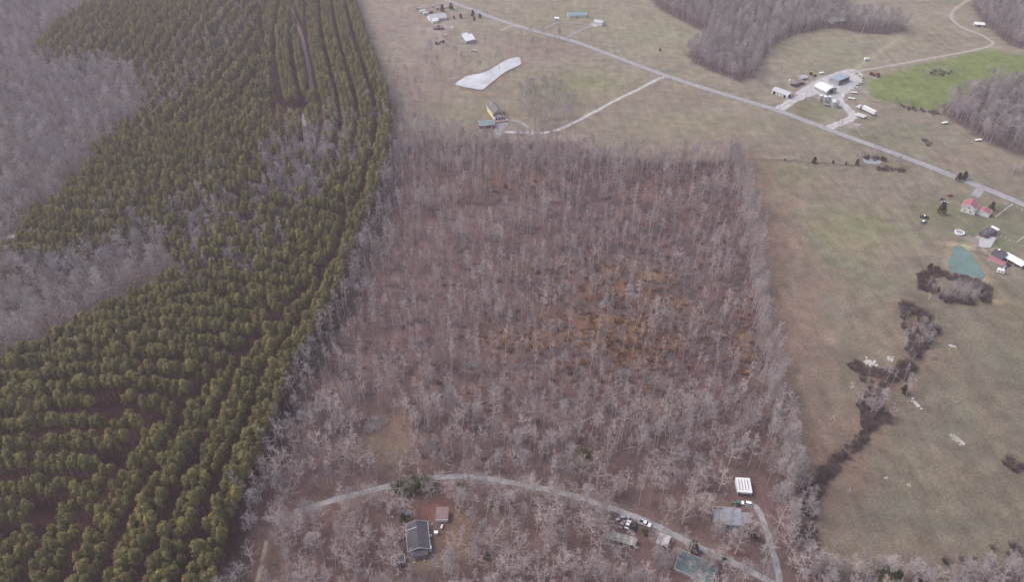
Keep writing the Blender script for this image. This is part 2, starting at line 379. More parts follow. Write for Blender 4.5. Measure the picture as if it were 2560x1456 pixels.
# open country: paler and greyer to the north, olive-brown in the south-east
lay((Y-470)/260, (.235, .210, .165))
lay(.5+.5*nz2(X, Y, 120, 3)*(X > 0), (.20, .185, .125), .5)
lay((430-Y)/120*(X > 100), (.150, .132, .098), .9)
for b in [(1010,60,150,90,(0.252,0.202,0.184),.7),(1060,210,110,60,(0.224,0.164,0.151),.65),(1350,120,120,35,(0.200,0.145,0.135),.6),(1480,210,140,40,(0.188,0.187,0.106),.8),(1500,285,90,25,(0.216,0.168,0.139),.6),
  (1650,245,150,35,(0.208,0.164,0.135),.6),(1750,310,130,25,(0.216,0.199,0.126),.7),(1620,90,110,35,(0.212,0.210,0.139),.7),(1480,40,160,25,(0.224,0.210,0.147),.6),(1420,30,70,12,(0.200,0.199,0.122),.5),
  (2080,125,170,40,(0.208,0.202,0.135),.7),(2300,80,150,30,(0.220,0.202,0.139),.6),(2010,265,60,18,(0.152,0.160,0.082),.8),(2010,290,40,12,(0.152,0.153,0.086),.7),(1240,275,120,30,(0.188,0.168,0.122),.6),
  (1130,275,90,25,(0.176,0.164,0.106),.5),(1990,440,90,40,(0.172,0.172,0.094),.75),(1905,420,40,22,(0.160,0.160,0.090),.7),(2150,560,110,70,(0.180,0.180,0.102),.75),(2070,600,60,60,(0.176,0.172,0.102),.6),
  (2180,700,80,40,(0.176,0.168,0.110),.4),(2260,480,150,40,(0.208,0.180,0.143),.6),(2060,480,90,40,(0.208,0.168,0.135),.6),(1960,600,60,90,(0.188,0.141,0.114),.7),(2020,730,110,90,(0.200,0.157,0.126),.6),
  (2030,880,110,80,(0.172,0.141,0.114),.6),(2110,790,60,40,(0.152,0.134,0.106),.6),(2200,860,70,60,(0.188,0.160,0.118),.6),(2260,650,70,50,(0.212,0.172,0.135),.55),(2230,330,130,30,(0.152,0.153,0.102),.7),
  (2420,400,110,30,(0.204,0.164,0.126),.6),(2340,540,60,40,(0.144,0.153,0.082),.6),(2470,540,90,50,(0.132,0.141,0.082),.7),(2470,610,60,25,(0.112,0.145,0.073),.7),(2400,600,50,30,(0.168,0.153,0.114),.5),
  (2540,780,60,90,(0.168,0.157,0.094),.5),(2480,900,120,80,(0.164,0.149,0.110),.6),(2330,1050,90,60,(0.156,0.138,0.110),.5),(2420,1200,150,90,(0.152,0.134,0.098),.6),(2250,1200,90,70,(0.144,0.126,0.094),.6),
  (2180,1300,90,60,(0.124,0.111,0.090),.6),(2420,1330,120,50,(0.132,0.122,0.094),.6),(2330,1400,160,25,(0.128,0.103,0.094),.6),(2070,1060,50,60,(0.148,0.115,0.098),.6),(2010,1150,40,60,(0.148,0.111,0.098),.6),
  (2470,160,60,18,(0.152,0.183,0.069),.4)]: blob(*b)
reg(GREENF, (.150, .185, .066), 5)
lay(1.1-line_d(X, Y, [at(2245,95), at(2190,135), at(2140,172)])/4.5, (.31, .30, .22), .7)
lay(1.1-line_d(X, Y, [at(1985,560), at(2090,640), at(2180,690), at(2245,745)])/7, (.20, .20, .14), .55)
for tr in ([(1885,470),(1925,540),(1960,640),(1985,760),(2000,900),(2030,1050)],[(1900,520),(1990,570),(2030,640),(2010,760)],[(2250,760),(2130,800),(2060,870),(2040,960)],[(2300,905),(2400,960),(2480,1080),(2540,1240)],[(2200,1090),(2330,1150),(2480,1170)],[(2260,690),(2160,640),(2060,560),(1960,470)],[(2080,1290),(2180,1340),(2330,1360),(2500,1330)],[(2470,700),(2520,780),(2560,860)],[(1500,320),(1620,310),(1780,330),(1900,350)],[(1000,120),(1080,150),(1130,200)]):
    pts = smooth([Vector((*at(*q)[:2], 0)) for q in tr], 5); dd = np.abs(line_d(X, Y, pts)-1.2); lay(1.0-dd/1.3, (.255, .215, .165), .33)
    lay(1.2-line_d(X, Y, pts)/6, (.145, .120, .085), .14)
lay(1-line_d(X, Y, [at(1880,400), at(1965,401), at(2100,412), at(2240,418)])/2.6, (.115, .095, .08), .7)
ditch = smooth([Vector((*at(*q)[:2], 0)) for q in [(2262,770),(2290,830),(2300,885),(2275,912),(2240,945),(2195,985),(2180,1040),(2158,1092),(2095,1148),(2040,1215),(2010,1280),(1998,1350)]], 6)
lay(1.3-line_d(X, Y, ditch)/11+.25*nz2(X, Y, 9, 12), (.205, .140, .108), .6); lay(1.2-line_d(X, Y, ditch)/4.5, (.085, .062, .056), .85)
# brown rough margin along the wood, leaf litter in the woods, needle litter under the pines
edge = [at(a, b) for a, b in [(1860,430),(1900,560),(1925,700),(1945,830),(1960,950),(1990,1080),(2010,1180)]]
lay(1.25-line_d(X, Y, edge)/26+.3*nz2(X, Y, 18, 8), (.190, .125, .096), .85)
lay(1-sdf(X, Y, WOOD)/45, (.19, .145, .12), .55); reg(WOOD, (.132, .085, .080), 12, wob=4); WM = sdf(X, Y, WOOD) < 0; lay((.15+.6*nz2(X, Y, 16, 301))*WM, (.108, .062, .064), .7); lay((.1+.6*nz2(X, Y, 9, 302))*WM, (.175, .118, .100), .5); lay((-.2+.7*nz2(X, Y, 30, 303))*WM, (.115, .088, .092), .7)
for b in [(1270,445,120,35,(.20,.10,.075),.7),(1480,500,160,60,(.12,.075,.085),.5),(1650,500,120,60,(.175,.09,.07),.6),(1700,620,120,60,(.125,.08,.09),.5),(1560,700,110,40,(.22,.12,.06),.6),
  (1420,800,90,30,(.19,.10,.07),.6),(1530,830,80,40,(.25,.135,.055),.65),(1620,860,80,40,(.23,.125,.055),.6),(1300,850,80,25,(.20,.105,.06),.6),(1860,860,14,50,(.24,.12,.05),.7),
  (1640,760,60,25,(.23,.125,.055),.6),(1150,560,100,50,(.15,.085,.085),.5),(1100,760,120,60,(.14,.085,.085),.4),(1500,950,200,50,(.14,.085,.085),.5),(1750,900,90,60,(.12,.075,.085),.5),
  (1300,1000,160,60,(.15,.082,.078),.5),(1010,1040,50,30,(.19,.13,.095),.7),(965,1118,60,38,(.185,.135,.10),.8),(978,1148,40,18,(.17,.145,.10),.6),(1450,1150,40,30,(.145,.12,.07),.7),
  (1580,1180,60,30,(.12,.065,.065),.6),(1100,1250,90,40,(.15,.072,.065),.8),(1140,1330,60,60,(.155,.105,.078),.9),(1080,1400,60,25,(.17,.12,.08),.8),(1060,1280,70,22,(.165,.078,.066),.8),
  (880,1330,100,60,(.125,.07,.063),.7),(760,1400,120,50,(.12,.068,.06),.6),(1390,1320,110,40,(.165,.105,.09),.6),(1560,1310,50,20,(.165,.13,.105),.8),(1260,1420,100,30,(.13,.09,.078),.6),
  (1770,1255,70,25,(.175,.115,.085),.8),(1850,1240,50,25,(.15,.085,.075),.7),(1880,1330,60,40,(.16,.105,.075),.6),(1780,1380,60,25,(.14,.08,.07),.6)]: blob(*b)
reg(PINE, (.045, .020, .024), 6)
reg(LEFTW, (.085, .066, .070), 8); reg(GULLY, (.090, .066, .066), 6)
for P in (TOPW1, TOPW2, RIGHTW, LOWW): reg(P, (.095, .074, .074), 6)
blob(760, 290, 40, 22, (.25, .185, .17), .85); blob(700, 290, 50, 14, (.17, .10, .095), .7)
# pond banks, yards
def bank(P, c, wid, keep=.8):
    d = sdf(X, Y, P); lay(1.2 - d/wid, c, keep)
bank(POND1, (.17, .115, .095), 5, .7); bank(POND2, (.30, .245, .17), 3.5, .7); bank(POND3, (.17, .14, .115), 5, .6)
for b in [(1215,195,60,10,(.21,.12,.095),.6),(1310,155,12,8,(.24,.135,.09),.7),(1250,235,60,5,(.31,.22,.17),.5),(1250,285,40,16,(.20,.13,.105),.6),(2085,215,70,25,(.34,.33,.31),.75),
  (2150,260,40,20,(.22,.19,.155),.7),(1980,195,60,14,(.25,.21,.17),.6),(2120,312,30,8,(.33,.30,.28),.8),(2435,618,36,8,(.42,.355,.235),.85),(2380,610,30,6,(.37,.31,.205),.7),(2450,690,22,16,(.33,.255,.165),.7),
  (2490,752,30,7,(.38,.29,.17),.7),(2500,680,40,20,(.20,.18,.145),.6),(2395,1105,20,9,(.25,.20,.15),.6),(2445,600,30,12,(.30,.29,.27),.7),(2310,552,22,14,(.17,.15,.125),.5),(1100,70,40,20,(.27,.24,.215),.6),
  (1110,100,60,14,(.245,.20,.18),.6),(1420,345,40,8,(.36,.28,.225),.7)]: blob(*b)
for nme, pts, wid, m, dz in PATHS:
    c = {'road': (.18, .165, .14), 'gravel': (.20, .17, .15), 'pale_gravel': (.24, .22, .19), 'lane': (.29, .26, .2), 'dirt': (.16, .10, .09), 'sand': (.24, .17, .13)}[m]
    lay(1.2 - line_d(X, Y, pts[::3]+[pts[-1]])/(wid*.95), c, .6)
col[..., 3] = np.clip((430-Y)/90, 0, 1)*np.clip((X-130)/30, 0, 1)*np.where(sdf(X, Y, LOWW) > 0, 1, 0)*np.where(sdf(X, Y, WOOD) > 4, 1, 0)
Z = hgt(X, Y)
gm = bpy.data.meshes.new('ground')
V = np.stack([X, Y, Z], -1).reshape(-1, 3)
ii = (np.arange(ny_-1)[:, None]*nx_ + np.arange(nx_-1)[None]).ravel()
F = np.stack([ii, ii+1, ii+nx_+1, ii+nx_], -1)
gm.vertices.add(len(V)); gm.vertices.foreach_set('co', V.ravel())
gm.loops.add(F.size); gm.loops.foreach_set('vertex_index', F.ravel())
gm.polygons.add(len(F)); gm.polygons.foreach_set('loop_start', np.arange(0, F.size, 4)); gm.polygons.foreach_set('loop_total', np.full(len(F), 4))
gm.update(); gm.validate()
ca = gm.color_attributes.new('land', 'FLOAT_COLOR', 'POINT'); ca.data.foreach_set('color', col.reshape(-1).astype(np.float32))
gm.polygons.foreach_set('use_smooth', np.ones(len(F), bool))
def ground_mat():
    m = bpy.data.materials.new('land_cover'); m.use_nodes = True; N = m.node_tree.nodes; L = m.node_tree.links
    b = N['Principled BSDF']; b.inputs['Roughness'].default_value = .95; b.inputs['Specular IOR Level'].default_value = .1
    at_ = N.new('ShaderNodeVertexColor'); at_.layer_name = 'land'
    ge = N.new('ShaderNodeNewGeometry'); fac = None; out = at_.outputs[0]
    def noise(scale, lo, hi, det=5, stretch=None):
        n = N.new('ShaderNodeTexNoise'); n.inputs['Scale'].default_value = scale; n.inputs['Detail'].default_value = det
        if stretch:
            mp = N.new('ShaderNodeMapping'); mp.inputs['Scale'].default_value = stretch[:3]; mp.inputs['Rotation'].default_value = (0, 0, stretch[3])
            L.new(ge.outputs['Position'], mp.inputs[0]); L.new(mp.outputs[0], n.inputs['Vector'])
        else: L.new(ge.outputs['Position'], n.inputs['Vector'])
        r = N.new('ShaderNodeMapRange'); r.inputs['From Min'].default_value = .3; r.inputs['From Max'].default_value = .7
        r.inputs['To Min'].default_value = lo; r.inputs['To Max'].default_value = hi; L.new(n.outputs['Fac'], r.inputs['Value']); return r.outputs[0]
    def mul(o, f):
        k = N.new('ShaderNodeMix'); k.data_type = 'RGBA'; k.blend_type = 'MULTIPLY'; k.inputs[0].default_value = 1
        L.new(o, k.inputs[6]); L.new(f, k.inputs[7]); return k.outputs[2]
    out = mul(out, noise(.9, .74, 1.26, 6)); out = mul(out, noise(.12, .83, 1.17, 6)); out = mul(out, noise(.03, .88, 1.12, 4))
    out = mul(out, noise(.25, .90, 1.10, 4, (1, .12, 1, .5)))
    # hue drift between straw and green-brown
    k0 = N.new('ShaderNodeMix'); k0.data_type = 'RGBA'; L.new(noise(.045, 0, 1, 6), k0.inputs[0]); k0.inputs[6].default_value = (1.05, .985, .965, 1); k0.inputs[7].default_value = (.92, .985, .95, 1)
    k = N.new('ShaderNodeMix'); k.data_type = 'RGBA'; k.blend_type = 'MULTIPLY'; k.inputs[0].default_value = 1; L.new(out, k.inputs[6]); L.new(k0.outputs[2], k.inputs[7]); out = k.outputs[2]
    # drilled rows of the south-east field
    wv = N.new('ShaderNodeTexWave'); wv.inputs['Scale'].default_value = .22; wv.inputs['Distortion'].default_value = 1.2; wv.inputs['Detail'].default_value = 2; wv.inputs['Detail Scale'].default_value = .4
    mp = N.new('ShaderNodeMapping'); mp.inputs['Rotation'].default_value = (0, 0, R(-52)); L.new(ge.outputs['Position'], mp.inputs[0]); L.new(mp.outputs[0], wv.inputs['Vector'])
    r = N.new('ShaderNodeMapRange'); r.inputs['To Min'].default_value = .93; r.inputs['To Max'].default_value = 1.07; L.new(wv.outputs['Fac'], r.inputs['Value'])
    k = N.new('ShaderNodeMix'); k.data_type = 'RGBA'; k.blend_type = 'MULTIPLY'; L.new(at_.outputs['Alpha'], k.inputs[0]); L.new(out, k.inputs[6]); L.new(r.outputs[0], k.inputs[7]); out = k.outputs[2]
    L.new(out, b.inputs['Base Color'])
    n = N.new('ShaderNodeTexNoise'); n.inputs['Scale'].default_value = .6; n.inputs['Detail'].default_value = 6; L.new(ge.outputs['Position'], n.inputs['Vector'])
    bp = N.new('ShaderNodeBump'); bp.inputs['Strength'].default_value = .6; bp.inputs['Distance'].default_value = .5; L.new(n.outputs['Fac'], bp.inputs['Height']); L.new(bp.outputs[0], b.inputs['Normal'])
    return m
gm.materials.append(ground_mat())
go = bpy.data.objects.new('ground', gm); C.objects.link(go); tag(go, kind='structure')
# ------------------------------------------------------------------ tree models: every kind a few trunk + crown pairs, shared by all its trees
def rv(r): return Vector((r.uniform(-1, 1), r.uniform(-1, 1), r.uniform(-1, 1)))
def make_pine(seed):
    r = random.Random(seed); H = r.uniform(15, 18.5); t = MB(); c = MB()
    t.tube((0, 0, -.4), (0, 0, H*.5), .2, .15, 6); t.tube((0, 0, H*.5), (0, 0, H*.93), .15, .04, 5)
    for k in range(6):
        z = H*r.uniform(.3, .6); a = r.uniform(0, 6.28); l = r.uniform(.7, 1.6)
        t.tube((0, 0, z), (math.cos(a)*l, math.sin(a)*l, z+r.uniform(-.1, .4)), .05, .02, 3, cap=False)
    rad = r.uniform(1.85, 2.4); z0 = H*.60; ph = [r.uniform(0, 6.28) for _ in range(4)]
    def R_(f, a): return rad*math.sin(math.pi*(.27+.66*f))**.85*(1+.17*math.sin(3*a+ph[0]+4*f)+.12*math.sin(5*a+ph[1]-7*f)+.08*math.sin(2*a+9*f+ph[2]))
    n = 7; ring = []
    for j in range(6):
        f = .04+.9*j/5; row = []
        for i in range(n):
            q = 6.283*(i+.5*(j % 2))/n; row.append(len(c.v)); c.v.append((math.cos(q)*R_(f, q)*.72, math.sin(q)*R_(f, q)*.72, z0+(H-z0)*f*.95))
        ring.append(row)
    for r0, r1 in zip(ring, ring[1:]):
        for i in range(n): i2 = (i+1) % n; c.f.append((r0[i], r0[i2], r1[i2], r1[i])); c.m.append(0)
    c.f.append(tuple(ring[-1])); c.m.append(0); c.f.append(tuple(reversed(ring[0]))); c.m.append(0)
    for k in range(300):
        f = 1-(1-r.random())**1.1; q = r.uniform(0, 6.283); rr = R_(f, q)*r.uniform(.74, 1.06)
        p = Vector((math.cos(q)*rr, math.sin(q)*rr, z0+(H-z0)*f+r.uniform(-.25, .25)))
        nrm = (Vector((math.cos(q), math.sin(q), -.25+1.5*f)).normalized() + rv(r)*.42).normalized()
        u = nrm.orthogonal().normalized(); u.rotate(Matrix.Rotation(r.uniform(0, 6.28), 3, nrm)); v = nrm.cross(u); s = r.uniform(.18, .38)*(1.1-.3*f); e = r.uniform(.45, .9)
        c.quad(p-u*s-v*s*e, p+u*s-v*s*e*.6, p+u*s*.7+v*s*e, p-u*s*.8+v*s*e*.8)
    for k in range(26):
        q = r.uniform(0, 6.283); f = r.random(); rr = R_(f, q)*.9; p = Vector((math.cos(q)*rr, math.sin(q)*rr, z0+(H-z0)*f)); e = Vector((math.cos(q), math.sin(q), .5+f)).normalized(); u = e.orthogonal().normalized()*.13
        c.quad(p-u, p+u, p+e*r.uniform(.5, .95)+u*.6, p+e*.6-u*.6)
    return t, c
def branch(mb, r, p, d, L, rad, depth, tw, spread, droop=0.0):
    n = 3 if depth > 1 else 2; q = p; dd = d.copy(); pts = [p]
    for k in range(n):
        dd = (dd + rv(r)*.16 + Vector((0, 0, .10-droop))).normalized(); q = q + dd*(L/n); pts.append(q)
    sides = 4 if rad > .06 else 3
    for k in range(n):
        mb.tube(pts[k], pts[k+1], rad*(1-.7*k/n), rad*(1-.7*(k+1)/n), sides, cap=False)
    if depth == 0:
        return
    m = r.randint(3, 5) if depth > 1 else tw
    for k in range(m):
        f = r.uniform(.25, 1); i = min(int(f*n), n-1); b = pts[i].lerp(pts[i+1], f*n-i)
        e = (dd*.75 + rv(r)*spread).normalized()
        if depth > 1: branch(mb, r, b, e, L*r.uniform(.45, .7), rad*.5, depth-1, tw, spread, droop)
        else:
            l = r.uniform(.7, 1.6); u = e.orthogonal().normalized(); u.rotate(Matrix.Rotation(r.uniform(0, 6.28), 3, e)); u *= r.uniform(.030, .048)
            mid = b + e*l*.5 + rv(r)*.08
            mb.tri(b-u, b+u, b+e*l)
            for s in range(2):
                g = (e + rv(r)*.8).normalized(); w_ = g.orthogonal().normalized()*.028; mb.tri(mid-w_, mid+w_, mid+g*l*.6)
def make_bare(seed, form):
    r = random.Random(seed); t = MB(); c = MB()
    if form == 'pole': H = r.uniform(19, 24); fb = .52; nb = 10; bl = (1.9, 3.2); tr = .20; up = .8; spread = .6; tw = 5; de = 2
    elif form == 'thin': H = r.uniform(14, 19); fb = .58; nb = 7; bl = (1.2, 2.2); tr = .15; up = .9; spread = .5; tw = 4; de = 2
    elif form == 'spread': H = r.uniform(15, 19); fb = .28; nb = 11; bl = (4.0, 6.2); tr = .30; up = .45; spread = .85; tw = 7; de = 2
    else: H = r.uniform(15.5, 19); fb = .42; nb = 18; bl = (3.2, 5.0); tr = .19; up = .55; spread = .85; tw = 9; de = 2
    p = Vector((0, 0, -.4)); d = Vector((r.uniform(-.05, .05), r.uniform(-.05, .05), 1)).normalized(); N = 6; pts = [p]
    for k in range(N):
        d = (d + rv(r)*.05 + Vector((0, 0, .04))).normalized(); p = p + d*(H+.4)*.92/N; pts.append(p)
    rad = lambda f: tr*(1-.82*f)
    for k in range(N): t.tube(pts[k], pts[k+1], rad(k/N), rad((k+1)/N), 6, cap=False)
    for k in range(nb):
        f = fb + (1-fb)*(k+r.random()*.8)/nb; f = min(f, .99); i = min(int(f*N), N-1); b = pts[i].lerp(pts[i+1], f*N-i)
        a = k*2.4 + r.uniform(-.4, .4); g = (f-fb)/(1-fb); e = Vector((math.cos(a), math.sin(a), up+.7*g)).normalized()
        L = r.uniform(*bl)*(1-.45*g)
        if form == 'spread' and k < 5: # heavy limbs belong to the trunk
            m_ = b + e*L*.55; t.tube(b, m_, rad(f)*.75, rad(f)*.5, 5, cap=False); t.tube(m_, m_+(e+Vector((0,0,.3))).normalized()*L*.3, rad(f)*.5, rad(f)*.25, 4, cap=False); b2 = m_
            for j in range(3): branch(c, r, b.lerp(m_, .4+.3*j), (e+rv(r)*.7).normalized(), L*.5, rad(f)*.3, 1, tw, spread)
            branch(c, r, b2, e, L*.7, rad(f)*.45, de, tw, spread)
        else: branch(c, r, b, e, L, max(.035, rad(f)*.5), de, tw, spread)
    return t, c
def make_cedar(seed):
    r = random.Random(seed); t = MB(); c = MB(); H = r.uniform(5.5, 7)
    t.tube((0, 0, -.3), (0, 0, H*.8), .16, .04, 6)
    for k in range(60):
        f = r.random(); z = .5 + (H-.7)*f; rr = (1.9*(1-f)**.7+.15)*r.random()**.4; a = r.uniform(0, 6.28)
        p = Vector((math.cos(a)*rr, math.sin(a)*rr, z)); s = .75
        for q in range(12):
            d = rv(r); d.z = abs(d.z)*.7; d.normalize(); u = d.cross(rv(r)).normalized()*.16; b = p+d*r.uniform(0, .4)
            c.quad(b-u, b+u, b+d*s+u*.5, b+d*s-u*.5)
    return t, c
def make_bush(seed, leafy=False, H=2.6, W=2.2, n=60):
    r = random.Random(seed); t = MB(); c = MB()
    for k in range(n):
        a = r.uniform(0, 6.28); rr = W*.5*r.random()**.5; b = Vector((math.cos(a)*rr*.5, math.sin(a)*rr*.5, -.1))
        e = Vector((math.cos(a)*rr*2.0+r.uniform(-.3, .3), math.sin(a)*rr*2.0+r.uniform(-.3, .3), H*r.uniform(.5, 1.0)))
        u = (e-b).orthogonal().normalized()*.05; t.quad(b-u, b+u, e+u*.5, e-u*.5)
        for q in range(5):
            f = r.uniform(.3, 1); p = b.lerp(e, f); d = (rv(r)+Vector((0, 0, .5))).normalized()
            if leafy:
                for s in range(3):
                    u = d.orthogonal().normalized()*.2; p2 = p+rv(r)*.5; c.quad(p2-u, p2+u, p2+d*.42+u*.6, p2+d*.42-u*.6)
            else:
                u = d.orthogonal().normalized()*.05; c.tri(p-u, p+u, p+d*r.uniform(.5, 1.1))
    return t, c
MODELS = {}
def model(kind, n, fn, tm, cm, trunk='trunk', crown='crown'):
    L = []
    for k in range(n):
        t, c = fn(k*13+len(kind)); tmesh = t.mesh(trunk, tm); cmesh = c.mesh(crown, cm)
        j = MB(); j.v = t.v + c.v; j.f = t.f + [tuple(i+len(t.v) for i in f) for f in c.f]; j.m = [0]*len(t.f) + [1]*len(c.f)
        L.append((tmesh, cmesh, j.mesh(kind, [tm, cm])))
    col_ = bpy.data.collections.new(kind)
    for i, (_, _, jm) in enumerate(L):
        o = bpy.data.objects.new('%s_%02d' % (kind, i), jm); col_.objects.link(o)
    MODELS[kind] = (L, col_)
model('pine', 8, make_pine, M['pine_bark'], M['needle'])
model('pole', 9, lambda s: make_bare(s, 'pole'), M['trunk'], M['twig'])
model('thin', 7, lambda s: make_bare(s, 'thin'), M['trunk'], M['twig'])
model('spread', 5, lambda s: make_bare(s, 'spread'), M['trunk'], M['twig'])
model('dense', 6, lambda s: make_bare(s, 'dense'), M['twig_grey'], M['twig_grey'])
model('grey', 5, lambda s: make_bare(s+50, 'pole'), M['trunk'], M['twig_grey'])
model('cedar', 4, make_cedar, M['pine_bark'], M['cedar'])
model('brush', 4, lambda s: make_bush(s), M['brush'], M['brush'])
model('slash', 4, lambda s: make_bush(s+7, False, 1.0, 3.2, 45), M['slash'], M['slash'])
model('under', 5, lambda s: make_bush(s+3, False, 5.0, 2.0, 9), M['under'], M['under'])
model('rust', 3, lambda s: make_bush(s, True, 1.6, 1.8, 26), M['brush'], M['rust_leaf'])
model('shrub', 3, lambda s: make_bush(s, True, 3.0, 3.0, 60), M['brush'], M['green_leaf'])

def scatter(name, items, label, cat):
    """items: (x, y, z, rot xyz, scale, kind): one object of instanced plants, per kind of model one node branch"""
    kinds = sorted({i[5] for i in items})
    me = bpy.data.meshes.new(name); me.from_pydata([(i[0], i[1], i[2]) for i in items], [], [])
    a = me.attributes.new('turn', 'FLOAT_VECTOR', 'POINT'); a.data.foreach_set('vector', np.array([i[3] for i in items], np.float32).ravel())
    a = me.attributes.new('size', 'FLOAT', 'POINT'); a.data.foreach_set('value', np.array([i[4] for i in items], np.float32))
    a = me.attributes.new('model', 'INT', 'POINT'); a.data.foreach_set('value', np.array([kinds.index(i[5])*100 + random.randrange(len(MODELS[i[5]][0])) for i in items], np.int32))
    o = bpy.data.objects.new(name, me); C.objects.link(o)
    g = bpy.data.node_groups.new(name, 'GeometryNodeTree')
    g.interface.new_socket('Geometry', in_out='INPUT', socket_type='NodeSocketGeometry'); g.interface.new_socket('Geometry', in_out='OUTPUT', socket_type='NodeSocketGeometry')
    N = g.nodes; L = g.links; gi = N.new('NodeGroupInput'); go_ = N.new('NodeGroupOutput'); jn = N.new('GeometryNodeJoinGeometry')
    def attr(n, t):
        q = N.new('GeometryNodeInputNamedAttribute'); q.data_type = t; q.inputs['Name'].default_value = n; return q.outputs['Attribute']
    tu, sz, mo = attr('turn', 'FLOAT_VECTOR'), attr('size', 'FLOAT'), attr('model', 'INT')
    def math_(op, x, v):
        q = N.new('ShaderNodeMath'); q.operation = op; L.new(x, q.inputs[0]); q.inputs[1].default_value = v; return q.outputs[0]
    for ki, k in enumerate(kinds):
        ci = N.new('GeometryNodeCollectionInfo'); ci.inputs['Collection'].default_value = MODELS[k][1]
        ci.inputs['Separate Children'].default_value = True; ci.inputs['Reset Children'].default_value = True
        ip = N.new('GeometryNodeInstanceOnPoints'); L.new(gi.outputs[0], ip.inputs['Points']); L.new(ci.outputs[0], ip.inputs['Instance'])
        ip.inputs['Pick Instance'].default_value = True
        lo = math_('GREATER_THAN', mo, ki*100-.5); hi = math_('LESS_THAN', mo, ki*100+99.5)
        mm = N.new('ShaderNodeMath'); mm.operation = 'MULTIPLY'; L.new(lo, mm.inputs[0]); L.new(hi, mm.inputs[1]); L.new(mm.outputs[0], ip.inputs['Selection'])
        L.new(math_('SUBTRACT', mo, ki*100), ip.inputs['Instance Index'])
        L.new(tu, ip.inputs['Rotation']); L.new(sz, ip.inputs['Scale']); L.new(ip.outputs[0], jn.inputs[0])
    L.new(jn.outputs[0], go_.inputs[0])
    md = o.modifiers.new('scatter', 'NODES'); md.node_group = g
    tag(o, label, cat, kind='stuff'); return o
def single(name, kind, x, y, rot, scale, label, cat, group=None, parts=('trunk', 'crown')):
    L = MODELS[kind][0]; tm, cm, _ = L[random.randrange(len(L))]
    t = thing(name, label, cat, (x, y, float(hgt(x, y))), 0, group); t.rotation_euler = rot; t.scale = (scale,)*3
    link_mesh(parts[0], tm, t); link_mesh(parts[1], cm, t); return t

# ------------------------------------------------------------------ where trees stand
RIGHT_EDGE = [at(a, b, 9) for a, b in [(875,-45),(890,0),(920,90),(950,170),(978,260),(980,340),(950,480),(915,560),(890,630),(850,740),(790,840),(735,940),(690,1070),(640,1190),(590,1320),(550,1456),(510,1620)]]
EDGE = smooth([Vector((p.x, p.y, 0)) for p in RIGHT_EDGE], 10)
ZB = poly([(1100,-80),(650,-60),(655,60),(690,200),(700,330),(760,400),(850,420),(870,520),(840,640),(760,740),(640,860),(560,930),(470,1020),(330,1130),(230,1220),(60,1330),(-100,1440),(-200,1700),(900,1700),(1200,1000),(1200,300)], 9)   # rows along the wood's edge
ZE = poly([(60,-80),(650,-60),(655,60),(640,200),(560,300),(380,330),(150,240),(0,160)], 9)
pines = []
def add_pine(x, y, band, k): pines.append((x, y, 1000+band*10+k))
# rows parallel to the edge
for band in range(0, 30):
    for k in range(3):
        off = 3.0 + band*13.4 + k*3.1
        prev = None; acc = 0
        for i in range(len(EDGE)-1):
            a, b = EDGE[i], EDGE[i+1]; d = (b-a); L_ = d.length; d.normalize(); nrm = Vector((d.y, -d.x, 0))
            while acc < L_:
                p = a + d*acc + nrm*(off*(1+.10*math.sin(p_ := (a.y+acc)/90.0)) + random.uniform(-.45, .45))
                acc += random.uniform(2.9, 3.9)
                if random.random() < .07: continue
                add_pine(p.x + random.uniform(-.5, .5), p.y + random.uniform(-.5, .5), band, k)
            acc -= L_
P_ = np.array(pines); inb = (sdf(P_[:,0], P_[:,1], ZB) < 0)
pines = [tuple(p) for p, k in zip(P_, inb) if k]
base = len(pines)
def rows(cx, cy, ang, zone_test, bend=0.0, pitch=12.0, n=2, sp=2.8):
    ca, sa = math.cos(ang), math.sin(ang); out = []
    for band in range(-48, 48):
        for k in range(n):
            v0 = band*pitch + k*sp; u = -420
            while u < 420:
                u += random.uniform(2.7, 3.6)
                if random.random() < .07: continue
                v = v0 + bend*(math.sin(u/62)*11 + math.sin(u/27+band*.12)*1.2) + random.uniform(-.3, .3); out.append((cx + ca*u - sa*v, cy + sa*u + ca*v, 5000+band*10+k))
    return np.array(out)
a1, a2 = at(120, 950, 9), at(540, 960, 9); angC = math.atan2(a2.y-a1.y, a2.x-a1.x) - .10
Q = rows(a1.x, a1.y, angC, None, 1.0)
e1, e2 = at(170, 120, 9), at(270, 30, 9); angE = math.atan2(e2.y-e1.y, e2.x-e1.x)
QE = rows(e1.x, e1.y, angE, None, .4)
dB = sdf(Q[:,0], Q[:,1], ZB); dE = sdf(Q[:,0], Q[:,1], ZE)
pines += [tuple(p) for p, b, e in zip(Q, dB, dE) if b > 2.5 and e > 2.0]
dB = sdf(QE[:,0], QE[:,1], ZB); dE = sdf(QE[:,0], QE[:,1], ZE)
pines += [tuple(p) for p, b, e in zip(QE, dB, dE) if b > 2.0 and e < 0]
A = np.array(pines)
keep = sdf(A[:,0], A[:,1], PINE) < -1
keep &= line_d(A[:,0], A[:,1], PINETRACK) > 3.6
diag = [at(a, b, 8) for a, b in [(60,1335),(180,1250),(330,1128),(470,1015),(560,930),(640,862),(760,742),(838,655)]]
keep &= line_d(A[:,0], A[:,1], diag) > 3.2
for px, py, rx, ry in [(752,300,42,16),(700,290,50,8),(315,1072,48,26),(290,1050,40,14)]:
    p = at(px, py); a = (at(px+rx, py)-p).length; b = (at(px, py-ry)-p).length
    keep &= np.hypot((A[:,0]-p.x)/a, (A[:,1]-p.y)/b) > 1
